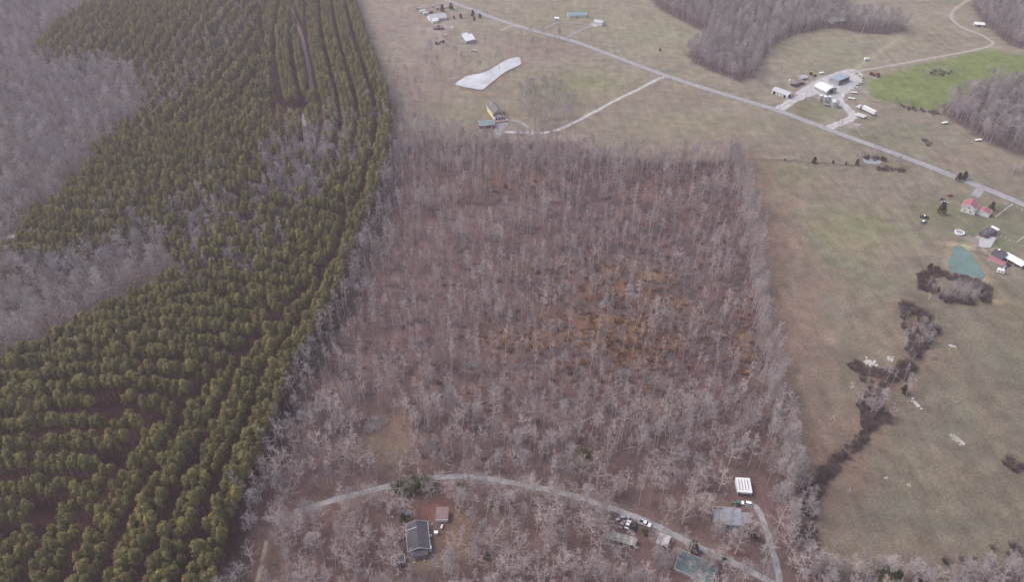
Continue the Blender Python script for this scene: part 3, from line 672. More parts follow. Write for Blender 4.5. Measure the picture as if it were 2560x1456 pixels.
# patches where leafless trees grow among the pines
MIXED = [(760,400,80,50,.85),(680,470,40,24,.5),(500,545,60,28,.6),(610,610,50,30,.55),(450,200,50,40,.35),(330,250,40,30,.6),(560,640,60,30,.3),(820,360,40,30,.7),(860,330,40,40,.3),(300,560,50,25,.35),(540,100,60,40,.25),(480,470,60,20,.15)]
mixmask = np.zeros(len(A))
for px, py, rx, ry, d in MIXED:
    p = at(px, py, 9); a = (at(px+rx, py)-p).length; b = (at(px, py-ry)-p).length
    mixmask = np.maximum(mixmask, d*np.clip(1.6-np.hypot((A[:,0]-p.x)/a, (A[:,1]-p.y)/b), 0, 1))
swap = NR.random(len(A)) < mixmask
mixed_trees = A[keep & swap][:, :2]
A = A[keep & ~swap]
edge_gap = line_d(A[:,0], A[:,1], EDGE)
PINES = [(x, y, float(hgt(x, y)), (random.uniform(-.05, .05), random.uniform(-.05, .05), random.uniform(0, 6.28)), random.uniform(.80, 1.12), 'pine', int(tid)) for x, y, tid in A]

def poisson(P, sp, seed=0, jit=.48, drop=0.0):
    r = np.random.default_rng(seed); x0, y0 = P.min(0); x1, y1 = P.max(0)
    gx_, gy_ = np.meshgrid(np.arange(x0, x1, sp), np.arange(y0, y1, sp*.9)); gx_[1::2] += sp/2
    q = np.stack([gx_.ravel(), gy_.ravel()], -1); q = q + r.uniform(-jit*sp, jit*sp, q.shape)
    k = (sdf(q[:,0], q[:,1], P) < 0) & (r.random(len(q)) > drop); return q[k]
def tree_list(q, kinds, weights, smin, smax, lean=.05):
    return [(x, y, float(hgt(x, y)), (random.gauss(0, lean), random.gauss(0, lean), random.uniform(0, 6.28)), random.uniform(smin, smax), random.choices(kinds, weights)[0]) for x, y in q]
# the cut-over wood in the middle: thin poles, denser along the margins, broader crowns to the south
q = poisson(WOOD, 4.8, 5)
road_d = np.minimum.reduce([line_d(q[:,0], q[:,1], p) for _, p, w_, _, _ in PATHS if True])
ins = -sdf(q[:,0], q[:,1], WOOD)
s_end = np.array([to_px((x, y, 0))[1] for x, y in q]); px_x = np.array([to_px((x, y, 0))[0] for x, y in q])
south = s_end > 1215
clear = np.zeros(len(q), bool)
for px, py, rx, ry in [(965,1125,62,52),(950,1060,46,26),(1058,1345,44,58),(1105,1290,40,32),(1060,1265,40,20),(1100,1375,46,50),(1000,1400,20,20),(1572,1318,50,34),(1580,1352,60,24),(1665,1350,34,34),(1836,1282,60,34),(1860,1215,38,44),(1780,1250,45,20),(1740,1420,34,24),
        (1570,1185,40,26),(1140,1330,34,30),(1455,1150,30,22),(690,1395,20,50),(600,1390,24,70),(1330,1285,40,16),(1046,1408,34,26)]:
    p = at(px, py); a = (at(px+rx, py)-p).length; b = (at(px, py-ry)-p).length
    clear |= np.hypot((q[:,0]-p.x)/a, (q[:,1]-p.y)/b) < 1
nzv = nz2(q[:,0], q[:,1], 46, 77)
p_keep = np.where(ins < 7, .95, np.where(south, .70, .58 + .32*nzv)); p_keep = np.where((s_end > 1000) & ~south & (ins >= 7), .80, p_keep)
p_keep = np.where((s_end < 440) & (ins > 6), .8, p_keep)
p_keep = np.where((px_x > 1360) & (s_end < 1000) & (s_end > 430) & (ins >= 7), p_keep*.78, p_keep)
ok = (NR.random(len(q)) < p_keep) & (road_d > 3.6) & ~clear
wood = []
for (x, y), i_, so_, sy, k in zip(q, ins, south, s_end, ok):
    if not k: continue
    if so_: kind = random.choices(['spread', 'dense', 'pole', 'grey'], [5, 1.5, 3, 1])[0]; s = random.uniform(.62, .98)
    elif i_ < 7: kind = random.choices(['pole', 'dense', 'grey', 'thin'], [3, 1, 2, 2])[0]; s = random.uniform(.72, 1.02)
    elif sy > 1000: kind = random.choices(['pole', 'dense', 'spread', 'thin'], [4, 1, 1.5, 2])[0]; s = random.uniform(.68, 1.0)
    else: kind = random.choices(['pole', 'thin', 'grey', 'dense'], [4, 5, 1.5, .25])[0]; s = random.uniform(.62, .98)
    wood.append((x, y, float(hgt(x, y)), (random.gauss(0, .06), random.gauss(0, .06), random.uniform(0, 6.28)), s, kind))
# young pale growth thick along the field side
er = [at(a, b) for a, b in [(1832,398),(1854,440),(1878,540),(1895,650),(1910,780),(1930,920),(1950,1050),(1975,1150),(1990,1230)]]
EL = smooth(er, 12)
for p in EL:
    for k in range(4):
        x, y = p.x + random.uniform(-5, 2.5), p.y + random.uniform(-5, 5)
        wood.append((x, y, 0.0, (random.gauss(0, .05), random.gauss(.05, .05), random.uniform(0, 6.28)), random.uniform(.66, .98), random.choice(['thin', 'thin', 'pole', 'grey', 'pole'])))
uq = poisson(WOOD, 3.9, 71, drop=.15); ud = np.minimum.reduce([line_d(uq[:,0], uq[:,1], p) for _, p, w_, _, _ in PATHS]); up_ = np.array([to_px((x, y, 0))[:2] for x, y in uq]); un = nz2(uq[:,0], uq[:,1], 35, 402)
uq = uq[(ud > 3.2) & (un > -.45) & (np.hypot(up_[:,0]-965, up_[:,1]-1120) > 55) & ((up_[:,1] < 1200) | (up_[:,1] > 1380) & (np.abs(up_[:,0]-1050) > 60) & (up_[:,0] < 1480))]
under = tree_list(uq, ['under'], [1], .5, 1.15, .1)
# grove north of the wood and saplings round the pond
north = []
for P, sp, seed in [(poly([(985,300),(1060,290),(1150,330),(1240,345),(1400,345),(1500,380),(1600,392),(1845,394),(1850,405),(1400,430),(1000,430),(975,380)], 3), 5.2, 21), (poly([(1300,205),(1400,190),(1440,250),(1420,305),(1345,325),(1300,270)], 3), 5.6, 22),
    (poly([(960,150),(1010,170),(1060,240),(1050,300),(990,300)], 3), 8, 23), (poly([(1040,110),(1300,95),(1320,130),(1150,190),(1060,230)], 3), 15, 24), (poly([(1265,60),(1430,95),(1420,130),(1280,110)], 3), 13, 25)]:
    q = poisson(P, sp, seed); rd = np.minimum.reduce([line_d(q[:,0], q[:,1], p) for _, p, w_, _, _ in PATHS]); pd = np.minimum(sdf(q[:,0], q[:,1], POND1), sdf(q[:,0], q[:,1], FARM))
    hd = at(1235, 285); q = q[(rd > 3.5) & (pd > 2) & (np.hypot(q[:,0]-hd.x, q[:,1]-hd.y) > 24)]
    north += tree_list(q, ['pole', 'dense', 'thin'], [2, 2.5, 2.5], .45, .75)
leftw = tree_list(poisson(LEFTW, 6.6, 31), ['dense', 'grey'], [4, 1], .75, 1.1) + tree_list(poisson(GULLY, 6.2, 32), ['dense', 'grey', 'spread'], [4, 2, 1], .75, 1.12) + tree_list(mixed_trees, ['dense', 'pole'], [1, 1], .7, 1.0)
farw = []
for P, sp, seed in [(TOPW1, 6.0, 41), (TOPW2, 6.0, 42), (RIGHTW, 5.6, 43)]: farw += tree_list(poisson(P, sp, seed), ['dense', 'grey'], [5, 1], .68, 1.0)
loww = tree_list(poisson(LOWW, 6.0, 44), ['dense', 'spread', 'grey'], [3, 1, 1], .5, .85)
# hedgerow trees along the county road, the green field fence and the dell
for px, py, rx, ry, n in [(2200,395,80,14,16),(2290,410,60,10,10),(2090,325,10,8,3),(2545,430,30,16,14),(2500,205,34,18,5),(2360,285,60,10,12),(2354,184,60,10,22),(2240,262,70,8,6),(1960,190,30,10,4),(1990,100,60,20,6),(2470,172,10,6,2),
        (2010,1270,20,60,14),(2040,1420,40,40,18),(1970,1330,30,60,10),(2150,1430,60,16,10),(2260,985,12,10,3),(2300,840,36,40,40),(2400,735,70,20,70),(2175,1030,34,30,12),(2215,965,50,30,9),(1745,1425,60,30,16)]:
    for k in range(n):
        p = at(px+random.gauss(0, .5)*rx, py+random.gauss(0, .5)*ry)
        if min(line_d(np.array([p.x]), np.array([p.y]), q_)[0] for _, q_, _, _, _ in PATHS) < 4 or inside(p.x, p.y, POND3): continue
        (farw if py < 500 else loww).append((p.x, p.y, p.z, (random.gauss(0, .06), random.gauss(0, .06), random.uniform(0, 6.28)), random.uniform(.25, .5) if py < 900 else random.uniform(.4, .7), random.choice(['dense', 'spread', 'grey'])))
def in_frame(i, m=0):
    x, y, d = to_px((i[0], i[1], i[2]+8)); return -m < x < 2560+m and -m < y < 1456+m
def dist(i): return to_px(i)[2]
# ---- the 300 pines that show largest, each a tree of its own; the rest of the plantation as one mass
vis = sorted([i for i in PINES if in_frame(i, -6)], key=dist)[:300]; ids = set(map(id, vis))
ORD = ['first','second','third','fourth','fifth','sixth','seventh','eighth','ninth','tenth','eleventh','twelfth','thirteenth','fourteenth','fifteenth','sixteenth','seventeenth','eighteenth','nineteenth','twentieth',
  'twenty-first','twenty-second','twenty-third','twenty-fourth','twenty-fifth','twenty-sixth','twenty-seventh','twenty-eighth','twenty-ninth','thirtieth'] + ['thirty-'+q for q in ('first','second','third','fourth','fifth','sixth','seventh','eighth','ninth')]
rowsets = {}
for i in vis: rowsets.setdefault(i[6], []).append(i)
edge_bands = sorted({(t-1000)//10 for t in rowsets if t < 4000}); corner_bands = sorted({(t-5000)//10 for t in rowsets if t >= 4000}, key=lambda b_: -max(to_px(j)[1] for t in rowsets if t >= 4000 and (t-5000)//10 == b_ for j in rowsets[t]))
for t, L_ in rowsets.items():
    if t < 4000:
        L_.sort(key=lambda i: -to_px((i[0], i[1], i[2]+14))[1]); tail = 'in the %s row of %s band from leafless wood' % (['right', 'middle', 'left'][t % 10], ORD[edge_bands.index((t-1000)//10)]); fr = 'bottom'
    else:
        L_.sort(key=lambda i: to_px((i[0], i[1], i[2]+14))[0]); tail = "in the %s row of lower left corner's %s band" % (['lower', 'upper'][t % 10], ORD[corner_bands.index((t-5000)//10)]); fr = 'left'
    for n_, i in enumerate(L_): single('pine_tree', 'pine', i[0], i[1], i[3], i[4], 'olive pine %s from %s %s' % (ORD[n_], fr, tail), 'pine tree', 'pine trees of the plantation')
scatter('pine_plantation', [i for i in PINES if id(i) not in ids], 'olive green pine plantation in curving rows over the left slopes', 'plantation')
# ---- the largest leafless trees likewise
allw = wood + loww
vis = sorted([i for i in allw if in_frame(i, -4)], key=dist)[:262]; ids = set(map(id, vis))
def bare_where(x, y):
    road = np.interp(x, [655,760,900,1060,1170,1330,1500,1640,1840,1990], [1345,1277,1235,1200,1193,1218,1263,1316,1412,1492])
    if y < road-4: return 'east of the cabin driveway' if x > 1930 else 'above the white carport' if x > 1780 else 'left of the white carport' if x > 1650 else 'at the gravel road west end' if x < 850 else 'around the grassy clearing' if x < 1060 else 'north of the gravel road bend' if x < 1300 else 'north of the gravel road middle'
    if x < 760: return 'beside the sandy track'
    if x < 985: return 'west of the dark-roofed house'
    if x < 1135: return 'below the dark-roofed house' if y > 1395 else 'close to the dark-roofed house'
    if x < 1300: return 'at the bottom edge right of the dark-roofed house' if y > 1390 else 'east of the red-roofed shed'
    if x < 1420: return 'in the lot south of the gravel road'
    if x < 1530: return 'left of the long deck shed'
    if x < 1700: return 'below the parked cars'
    if x < 1790: return 'around the teal-roofed house'
    if x < 1900: return 'in front of the grey cabin'
    if x < 1960: return 'along the cabin driveway'
    return 'at the corner of the lower right field'
FORM = {'pole': 'tall narrow leafless tree', 'thin': 'thin leafless pole tree', 'spread': 'broad limbed leafless tree', 'dense': 'twiggy leafless tree', 'grey': 'greyish leafless tree'}
sets_ = {}
for i in vis:
    x, y, _ = to_px(i); sets_.setdefault(FORM[i[5]] + ' ' + bare_where(x, y), []).append(i)
for lab, L_ in sets_.items():
    L_.sort(key=lambda i: to_px(i)[0])
    for n_, i in enumerate(L_): single('bare_tree', i[5], i[0], i[1], i[3], i[4], lab + (', %s from left' % ORD[n_] if len(L_) > 1 else ''), 'leafless tree', 'leafless trees of the wood')
scatter('leafless_wood', [i for i in allw+north+under if id(i) not in ids], 'sparse leafless cut-over wood over rust brown leaf litter', 'wood')
scatter('valley_wood', leftw, 'grey leafless wood filling the valleys beside the pines', 'wood')
scatter('farm_woods', farw, 'purplish grey leafless woods around the farm fields', 'wood')
# big old tree by the sandy track, and lone trees standing in the open
single('bare_tree', 'spread', *at(716,1368)[:2], (0, 0, 1.0), 1.22, 'largest pale old tree with crooked arching limbs beside the sandy track', 'leafless tree', 'leafless trees standing alone')
for px, py, s, k, lab in [(1365,150,.62,'dense','lone round leafless tree in the field right of the white pond'),(1085,215,.8,'pole','slender pinkish leafless tree left of the white pond'),(1050,285,.6,'dense','small leafless tree in the grass by the pine edge'),
    (1278,205,.62,'thin','thin sapling reflected at the middle of the white pond'),(1190,182,.7,'thin','pale thin tree on the bank at the left end of the white pond'),(1216,174,.6,'pole','slim tree second from left on the far pond bank'),(1236,163,.7,'thin','slim tree on the far bank near the pond middle'),(1262,149,.65,'pole','slim tree on the far bank near the pond right end'),(1320,140,.5,'dense','low twiggy tree right of the white pond clay bank'),(1248,185,.55,'thin','thin sapling on the far bank of the white pond'),(2100,322,.5,'spread','dark leafless tree where the farm exit meets the county road'),
    (2465,178,.36,'spread','small leafless tree alone in the bright green field'),(2520,245,.95,'spread','big dark leafless tree at the edge of the bright green field'),(2430,545,.42,'dense','bushy leafless tree beside the red-roofed house'),
    (1955,180,.35,'dense','faint leafless tree behind the long white shed'),(1420,118,.55,'thin','thin leafless tree beside the county road below the field entrance'),(1140,150,.5,'thin','thin leafless tree below the white-roofed barn'),
    (2010,262,.28,'spread','small pale tree on the grass triangle in the farm drive'),(2118,1240,.3,'dense','small shrubby tree beside the brushy ditch'),(2020,1170,.34,'dense','dark little tree standing where the ditch meets the wood'),
    (1525,100,.5,'thin','thin roadside tree near the garage drive'),(1460,108,.5,'thin','leafless roadside tree opposite the trailer home'),(1995,395,.5,'grey','pale leafless tree at the wood corner by the fence line')]:
    p = at(px, py); single('bare_tree', k, p.x, p.y, (0, 0, random.uniform(0, 6)), s, lab, 'leafless tree', 'leafless trees standing alone')
# evergreens standing alone
for px, py, s, lab in [(2352,535,1.35,'large dark green cedar beside the red-roofed house yard'),(2477,525,.95,'brownish green cedar right of the red-roofed house'),(2395,452,1.0,'left half of the dark evergreen clump beside the county road'),
    (2409,449,1.0,'right half of the dark evergreen clump beside the county road'),(2035,408,.85,'largest round cedar on the thin fence line'),(2142,412,.75,'dark cedar on the fence line beside the small pond'),
    (2082,408,.45,'bushy little cedar on the fence line'),(2114,412,.4,'smallest upright cedar on the fence line'),(1962,401,.3,'tiny dark bush near the left end of the fence line'),(2323,675,.8,'round dark cedar at the top of the brushy hollow'),
    (2302,712,.6,'green cedar in the left side of the brushy hollow'),(2345,728,.5,'small green cedar inside the brushy hollow'),(2258,985,.85,'green cedar beside the white rock streak in the field'),
    (1650,128,.5,'small dark cedar alone in the field by the far wood'),(1106,28,1.15,'tall reddish cedar behind the grey-roofed house'),(1128,22,1.2,'tallest brown-green cedar by the road above the grey-roofed house'),(1135,47,.6,'round dark shrub in the yard right of the grey-roofed house'),
    (1152,45,.75,'brown cedar right of the round dark shrub'),(1182,40,1.0,'pointed dark cedar close to the county road'),(1186,52,.7,'lower cedar in front of the pointed roadside cedar'),(1200,44,.8,'right-hand pointed cedar close to the county road'),
    (1096,72,.7,'cedar in front of the grey-roofed house'),(2240,1452,1.0,'dark green cedar in the brush at the bottom edge'),(2290,1455,.9,'green cedar between the leafless trees at the bottom edge'),(1732,1378,1.0,'green cedar beside the gravel road above the teal roof'),
    (1808,1398,.5,'small cedar on the roadside east of the teal roof'),(40,712,1.3,'green conifer alone in the grey valley wood'),(90,735,1.2,'lone olive conifer among the grey leafless valley trees'),(1008,1305,.75,'yellow-green evergreen behind the dark-roofed house'),
    (1470,1145,.5,'dark evergreen in the mossy gap of the wood')]:
    p = at(px, py); single('cedar_tree', 'cedar', p.x, p.y, (0, 0, random.uniform(0, 6)), s, lab, 'cedar tree', 'evergreens standing alone')
for px, py, s, lab in [(1000,1228,1.5,'left olive evergreen shrub beside the gravel road bend'),(1022,1222,1.6,'second olive evergreen shrub from the left at the road bend'),(1045,1218,1.5,'third olive evergreen shrub at the road bend'),(1066,1216,1.3,'olive shrub nearest the gravel surface at the bend'),
    (1150,1222,.8,'small green shrub south of the gravel road'),(1232,1266,.8,'green shrub in the leaf litter right of the red shed'),(1462,1140,.9,'left mossy green shrub in the wood gap'),(1440,1165,.8,'lower mossy green shrub in the wood gap'),
    (992,1472,.8,'green shrub near the dark shed'),(1215,1395,.6,'low green shrub right of the yard chairs'),(1612,1335,.6,'green shrub beside the parked cars'),(1885,1340,.9,'yellow-green shrub in front of the grey cabin'),(2205,1450,1.6,'pale yellow-green shrub at the bottom edge')]:
    p = at(px, py); single('evergreen_shrub', 'shrub', p.x, p.y, (0, 0, random.uniform(0, 6)), s, lab, 'shrub', 'evergreen shrubs', ('stem', 'leaves'))
# brush in the hollows and along the ditch
br = []
for pts, sp in [([(2292,690),(2318,672),(2345,676),(2335,700),(2330,735),(2300,728)],2.2),([(2330,672),(2400,690),(2470,716),(2468,728),(2400,706),(2332,690)],2.2),([(2330,735),(2400,750),(2440,752),(2430,766),(2360,758)],2.2),([(2450,722),(2475,725),(2476,758),(2450,760)],2.2),
    ([(2243,756),(2280,762),(2322,790),(2342,828),(2322,872),(2300,880),(2312,830),(2290,790),(2262,790),(2260,830)],2.0),([(2262,868),(2310,870),(2290,896),(2262,884)],2.0),([(2262,830),(2300,800),(2318,840),(2305,868),(2266,868)],3.4),
    ([(2120,906),(2145,902),(2160,920),(2200,928),(2230,926),(2262,900),(2280,906),(2290,930),(2266,952),(2222,958),(2200,945),(2160,938),(2125,932)],2.1),([(2150,945),(2210,955),(2200,1000),(2165,1000)],4.2),
    ([(2138,1012),(2160,998),(2196,1000),(2205,1025),(2226,1042),(2222,1062),(2180,1074),(2165,1100),(2145,1108),(2150,1070)],2.1),([(2148,1098),(2166,1100),(2130,1140),(2090,1160),(2080,1150),(2120,1128)],2.4),
    ([(2095,1140),(2112,1150),(2060,1215),(2020,1290),(1998,1290),(2015,1230),(2050,1175)],1.8),([(1992,1290),(2030,1280),(2050,1400),(2010,1440),(1985,1380)],3.2),([(2503,1152),(2540,1150),(2562,1170),(2535,1186),(2512,1172)],2.1),
    ([(2318,181),(2345,175),(2380,179),(2390,186),(2360,190),(2330,189)],5),([(2160,396),(2185,392),(2215,400),(2205,404),(2170,401)],2.6),([(2180,418),(2260,424),(2262,432),(2190,426)],2.8),([(2350,1390),(2560,1350),(2560,1400),(2360,1430)],6),
    ([(2300,350),(2330,358),(2345,366),(2320,366)],4),([(2250,262),(2340,282),(2340,290),(2250,270)],4)]:
    P = poly(pts); br += tree_list(poisson(P, sp, len(br)), ['brush'], [1], .6, 1.25, .1)
# low litter of shrubs through the wood
wq = poisson(WOOD, 3.6, 61, drop=.2); wd = np.minimum.reduce([line_d(wq[:,0], wq[:,1], p) for _, p, w_, _, _ in PATHS])
wp = np.array([to_px((x, y, 0))[:2] for x, y in wq]); v = nz2(wq[:,0], wq[:,1], 28, 401) + .55*((wp[:,0] > 1380) & (wp[:,1] < 1000) & (wp[:,1] > 430)); wq = wq[(wd > 3.5) & (wp[:,1] < 1190) & (v > .35) & (np.hypot(wp[:,0]-965, wp[:,1]-1115) > 80)]
br += tree_list(wq, ['slash'], [1], .5, 1.15, .2)
for k in range(len(ditch)):
    for j in range(4): br.append((ditch[k].x+random.gauss(0, 1.2), ditch[k].y+random.gauss(0, 1.2), 0.0, (0, 0, random.uniform(0, 6)), random.uniform(.4, .8), 'brush'))
scatter('brush_thicket', br, 'dark bramble brush in the hollows, ditch and wood floor', 'brush')
ru = []
for px, py, rx, ry, n in [(1480,700,120,30,90),(1530,830,90,40,170),(1620,870,80,40,150),(1300,850,80,25,60),(1640,760,60,25,60),(1860,860,16,60,60),(1270,450,100,30,40),(1400,790,80,30,50),(1700,640,60,40,40),(1260,980,120,40,40),(1500,930,140,40,60)]:
    for k in range(int(n*.95)):
        p = at(px+random.gauss(0, 1.0)*rx, py+random.gauss(0, 1.0)*ry); ru.append((p.x, p.y, p.z, (0, 0, random.uniform(0, 6)), random.uniform(.35, .85), 'rust'))
scatter('rust_saplings', ru, 'rust orange oak saplings with dead leaves in the wood', 'saplings')
print('pines', len(PINES), 'wood', len(allw), len(north), 'left', len(leftw), 'far', len(farw), 'brush', len(br))
# ------------------------------------------------------------------ buildings
def axis(A, B, z):
    p, q = at(*A, z), at(*B, z); c = (p+q)/2; d = q-p
    return Vector((c.x, c.y, float(hgt(c.x, c.y)))), math.atan2(d.y, d.x), math.hypot(d.x, d.y)
def window(parent, side, L, W, pos, z, w, h, wm='white'):
    """a framed pane proud of a wall; side: S (-y), N (+y), E (+x), V (-x)"""
    f, g = MB(), MB(); t = .07
    def put(mb, a0, a1, z0, z1, d0, d1):
        if side == 'S': mb.quad_box(a0, a1, -W/2-d1, -W/2-d0, z0, z1)
        elif side == 'N': mb.quad_box(a0, a1, W/2+d0, W/2+d1, z0, z1)
        elif side == 'E': mb.quad_box(L/2+d0, L/2+d1, a0, a1, z0, z1)
        else: mb.quad_box(-L/2-d1, -L/2-d0, a0, a1, z0, z1)
    a0, a1 = pos-w/2, pos+w/2
    put(f, a0, a1, z, z+t, .002, .07); put(f, a0, a1, z+h-t, z+h, .002, .07)
    put(f, a0, a0+t, z+t, z+h-t, .002, .07); put(f, a1-t, a1, z+t, z+h-t, .002, .07)
    put(g, a0+t+.002, a1-t-.002, z+t+.002, z+h-t-.002, .004, .03)
    o = f.build('window', M[wm], parent); g.build('pane', M['glass'], o)
def door(parent, side, L, W, pos, w=1.0, h=2.05, m='white', name='door'):
    d = MB(); z0 = .1
    if side == 'S': d.quad_box(pos-w/2, pos+w/2, -W/2-.06, -W/2-.002, z0, z0+h)
    elif side == 'N': d.quad_box(pos-w/2, pos+w/2, W/2+.002, W/2+.06, z0, z0+h)
    elif side == 'E': d.quad_box(L/2+.002, L/2+.06, pos-w/2, pos+w/2, z0, z0+h)
    else: d.quad_box(-L/2-.06, -L/2-.002, pos-w/2, pos+w/2, z0, z0+h)
    o = d.build(name, M[m], parent); k = MB()
    s = {'S': (pos+w*.35, -W/2-.09), 'N': (pos+w*.35, W/2+.09), 'E': (L/2+.09, pos+w*.35), 'V': (-L/2-.09, pos+w*.35)}[side]
    k.quad_box(s[0]-.03, s[0]+.03, s[1]-.03, s[1]+.03, z0+1.0, z0+1.06); k.build('handle', M['dull_steel'], o)
def gable_on(root, L, W, wh, rise, wallm, roofm, over=.45, x0=0, y0=0, trim='white', base=-.3, cap=True):
    b = MB(); b.hull([(x0-L/2, y0-W/2, base), (x0-L/2, y0+W/2, base), (x0-L/2, y0+W/2, wh), (x0-L/2, y0, wh+rise), (x0-L/2, y0-W/2, wh)],
                     [(x0+L/2, y0-W/2, base), (x0+L/2, y0+W/2, base), (x0+L/2, y0+W/2, wh), (x0+L/2, y0, wh+rise), (x0+L/2, y0-W/2, wh)])
    wo = b.build('wall', M[wallm], root); k = rise/(W/2); t = .14
    for s in (-1, 1):
        e = W/2+over; zb = wh+rise+.02-k*e; r = MB()
        r.hull([(x0-L/2-over, y0+s*.0, wh+rise+.02), (x0-L/2-over, y0+s*e, zb), (x0-L/2-over, y0+s*e, zb+t), (x0-L/2-over, y0, wh+rise+.02+t)],
               [(x0+L/2+over, y0, wh+rise+.02), (x0+L/2+over, y0+s*e, zb), (x0+L/2+over, y0+s*e, zb+t), (x0+L/2+over, y0, wh+rise+.02+t)])
        ro = r.build('roof', M[roofm], root)
        if trim:
            g = MB(); g.quad_box(x0-L/2-over, x0+L/2+over, min(y0+s*(e+.003), y0+s*(e+.12)), max(y0+s*(e+.003), y0+s*(e+.12)), zb-.1, zb+t+.01)
            g.build('gutter', M[trim], ro)
    if trim:
        for s in (-1, 1):
            f = MB(); xa, xb = (x0+s*(L/2+over+.003), x0+s*(L/2+over+.09))
            for q in (-1, 1):
                e = W/2+over; zb = wh+rise+.02-k*e
                f.hull([(xa, y0+q*.002, wh+rise-.13), (xa, y0+q*e, zb-.15), (xa, y0+q*e, zb+t+.03), (xa, y0+q*.002, wh+rise+.05+t)], [(xb, y0+q*.002, wh+rise-.13), (xb, y0+q*e, zb-.15), (xb, y0+q*e, zb+t+.03), (xb, y0+q*.002, wh+rise+.05+t)])
            f.build('fascia', M[trim], root)
    if cap:
        c = MB(); c.quad_box(x0-L/2-over+.01, x0+L/2+over-.01, y0-.12, y0+.12, wh+rise+t-.02, wh+rise+t+.06); c.build('ridge_cap', M[roofm], root)
    return wo
def gable(name, label, cat, A, B, W, wh, rise, wallm, roofm, over=.45, trim='white', wins=(), doors=(), group=None, L=None):
    c, yaw, L_ = axis(A, B, wh+rise); L = L or L_-2*over
    root = thing(name, label, cat, c, yaw, group); gable_on(root, L, W, wh, rise, wallm, roofm, over, trim=trim)
    for s, pos, z, w, h in wins: window(root, s, L, W, pos, z, w, h)
    for s, pos, w, h, m in doors: door(root, s, L, W, pos, w, h, m)
    return root, L, W
def mono_on(root, x0, x1, y0, y1, zs, zn, wallm, roofm, over=.3, posts=False, trim=None, roofname='roof'):
    """roof sloping from zn at y1 down to zs at y0; walls or posts beneath"""
    k = (zn-zs)/(y1-y0); t = .12
    if posts:
        n = max(2, int((x1-x0)/3.5)+1)
        for i in range(n):
            x = x0+.12+(x1-x0-.24)*i/(n-1)
            for y, z in ((y0+.12, zs), (y1-.12, zn)):
                p = MB(); p.quad_box(x-.08, x+.08, y-.08, y+.08, -.3, z+k*(.04 if y < 0 else -.2)-.02); p.build('post', M[wallm], root)
    else:
        b = MB(); b.hull([(x0, y0, -.3), (x0, y1, -.3), (x0, y1, zn), (x0, y0, zs)], [(x1, y0, -.3), (x1, y1, -.3), (x1, y1, zn), (x1, y0, zs)]); b.build('wall', M[wallm], root)
    za, zb = zs-k*over+.02, zn+k*over+.02; r = MB()
    r.hull([(x0-over, y0-over, za), (x0-over, y1+over, zb), (x0-over, y1+over, zb+t), (x0-over, y0-over, za+t)], [(x1+over, y0-over, za), (x1+over, y1+over, zb), (x1+over, y1+over, zb+t), (x1+over, y0-over, za+t)])
    ro = r.build(roofname, M[roofm], root)
    if trim:
        f = MB(); f.quad_box(x0-over, x1+over, y0-over-.1, y0-over-.003, za-.25, za+t+.02); f.build('fascia', M[trim], root)
    return ro
def railing(root, pts, z, m, h=1.0, step=1.6):
    r = MB()
    for a, b in zip(pts, pts[1:]):
        a, b = Vector((*a, z)), Vector((*b, z)); n = max(1, int((b-a).length/step))
        for i in range(n+1): p = a.lerp(b, i/n); r.quad_box(p.x-.05, p.x+.05, p.y-.05, p.y+.05, z, z+h)
        for zz in (h, h*.5): r.tube(a+Vector((0, 0, zz)), b+Vector((0, 0, zz)), .06, .06, 4)
    r.build('railing', M[m], root)

# --- the dark-roofed house and its yard
h1, L, W = gable('farmhouse', 'dark shingled house with pale blue porch rail in the lower wood', 'house', (1040.5, 1302), (1047, 1371), 8.2, 2.7, 1.7, 'tan', 'dark_roof',
    wins=[('N', -3, 1, 1.1, 1.1), ('N', 2, 1, 1.1, 1.1), ('S', -3, 1, 1.1, 1.1), ('S', 3, 1, 1.1, 1.1), ('V', -2, 1, 1, 1.1), ('V', 2, 1, 1, 1.1)], doors=[('N', 4.2, 1, 2.05, 'white')])
pr = MB(); pr.hull([(L/2+.5, -3.7, 2.75), (L/2+.5, 3.5, 2.75), (L/2+.5, 3.5, 2.87), (L/2+.5, -3.7, 2.87)], [(L/2+3.0, -3.7, 2.25), (L/2+3.0, 3.5, 2.25), (L/2+3.0, 3.5, 2.37), (L/2+3.0, -3.7, 2.37)]); pr.build('porch_roof', M['dark_roof'], h1)
pf = MB(); pf.quad_box(L/2+.05, L/2+3.1, -3.7, 3.5, -.3, .35); pf.build('porch_floor', M['deck'], h1)
railing(h1, [(L/2+.2, -3.55), (L/2+2.95, -3.55), (L/2+2.95, 3.35), (L/2+.2, 3.35)], .35, 'cyan_paint', 1.1, .45)
for y in (-3.55, -1.2, 1.1, 3.35):
    p = MB(); p.quad_box(L/2+2.72, L/2+2.84, y-.06, y+.06, .35, 2.28); p.build('post', M['cyan_paint'], h1)
s_ = MB()
for k in range(3): s_.quad_box(L/2+3.1+k*.3, L/2+3.4+k*.3, -3.2, -1.8, -.3, .25-k*.13)
s_.build('steps', M['pale_deck'], h1)
wing = MB(); wing.quad_box(-L/2+2.6, -L/2+2.72, -4.7, .1, 3.05, 4.55); 
cr = MB(); cr.hull([(-L/2-.45, -4.62, 2.84), (-L/2-.45, 0, 4.6), (-L/2-.45, 0, 4.72), (-L/2-.45, -4.62, 2.96)], [(-L/2+3, -4.62, 2.84), (-L/2+3, 0, 4.6), (-L/2+3, 0, 4.72), (-L/2+3, -4.62, 2.96)])
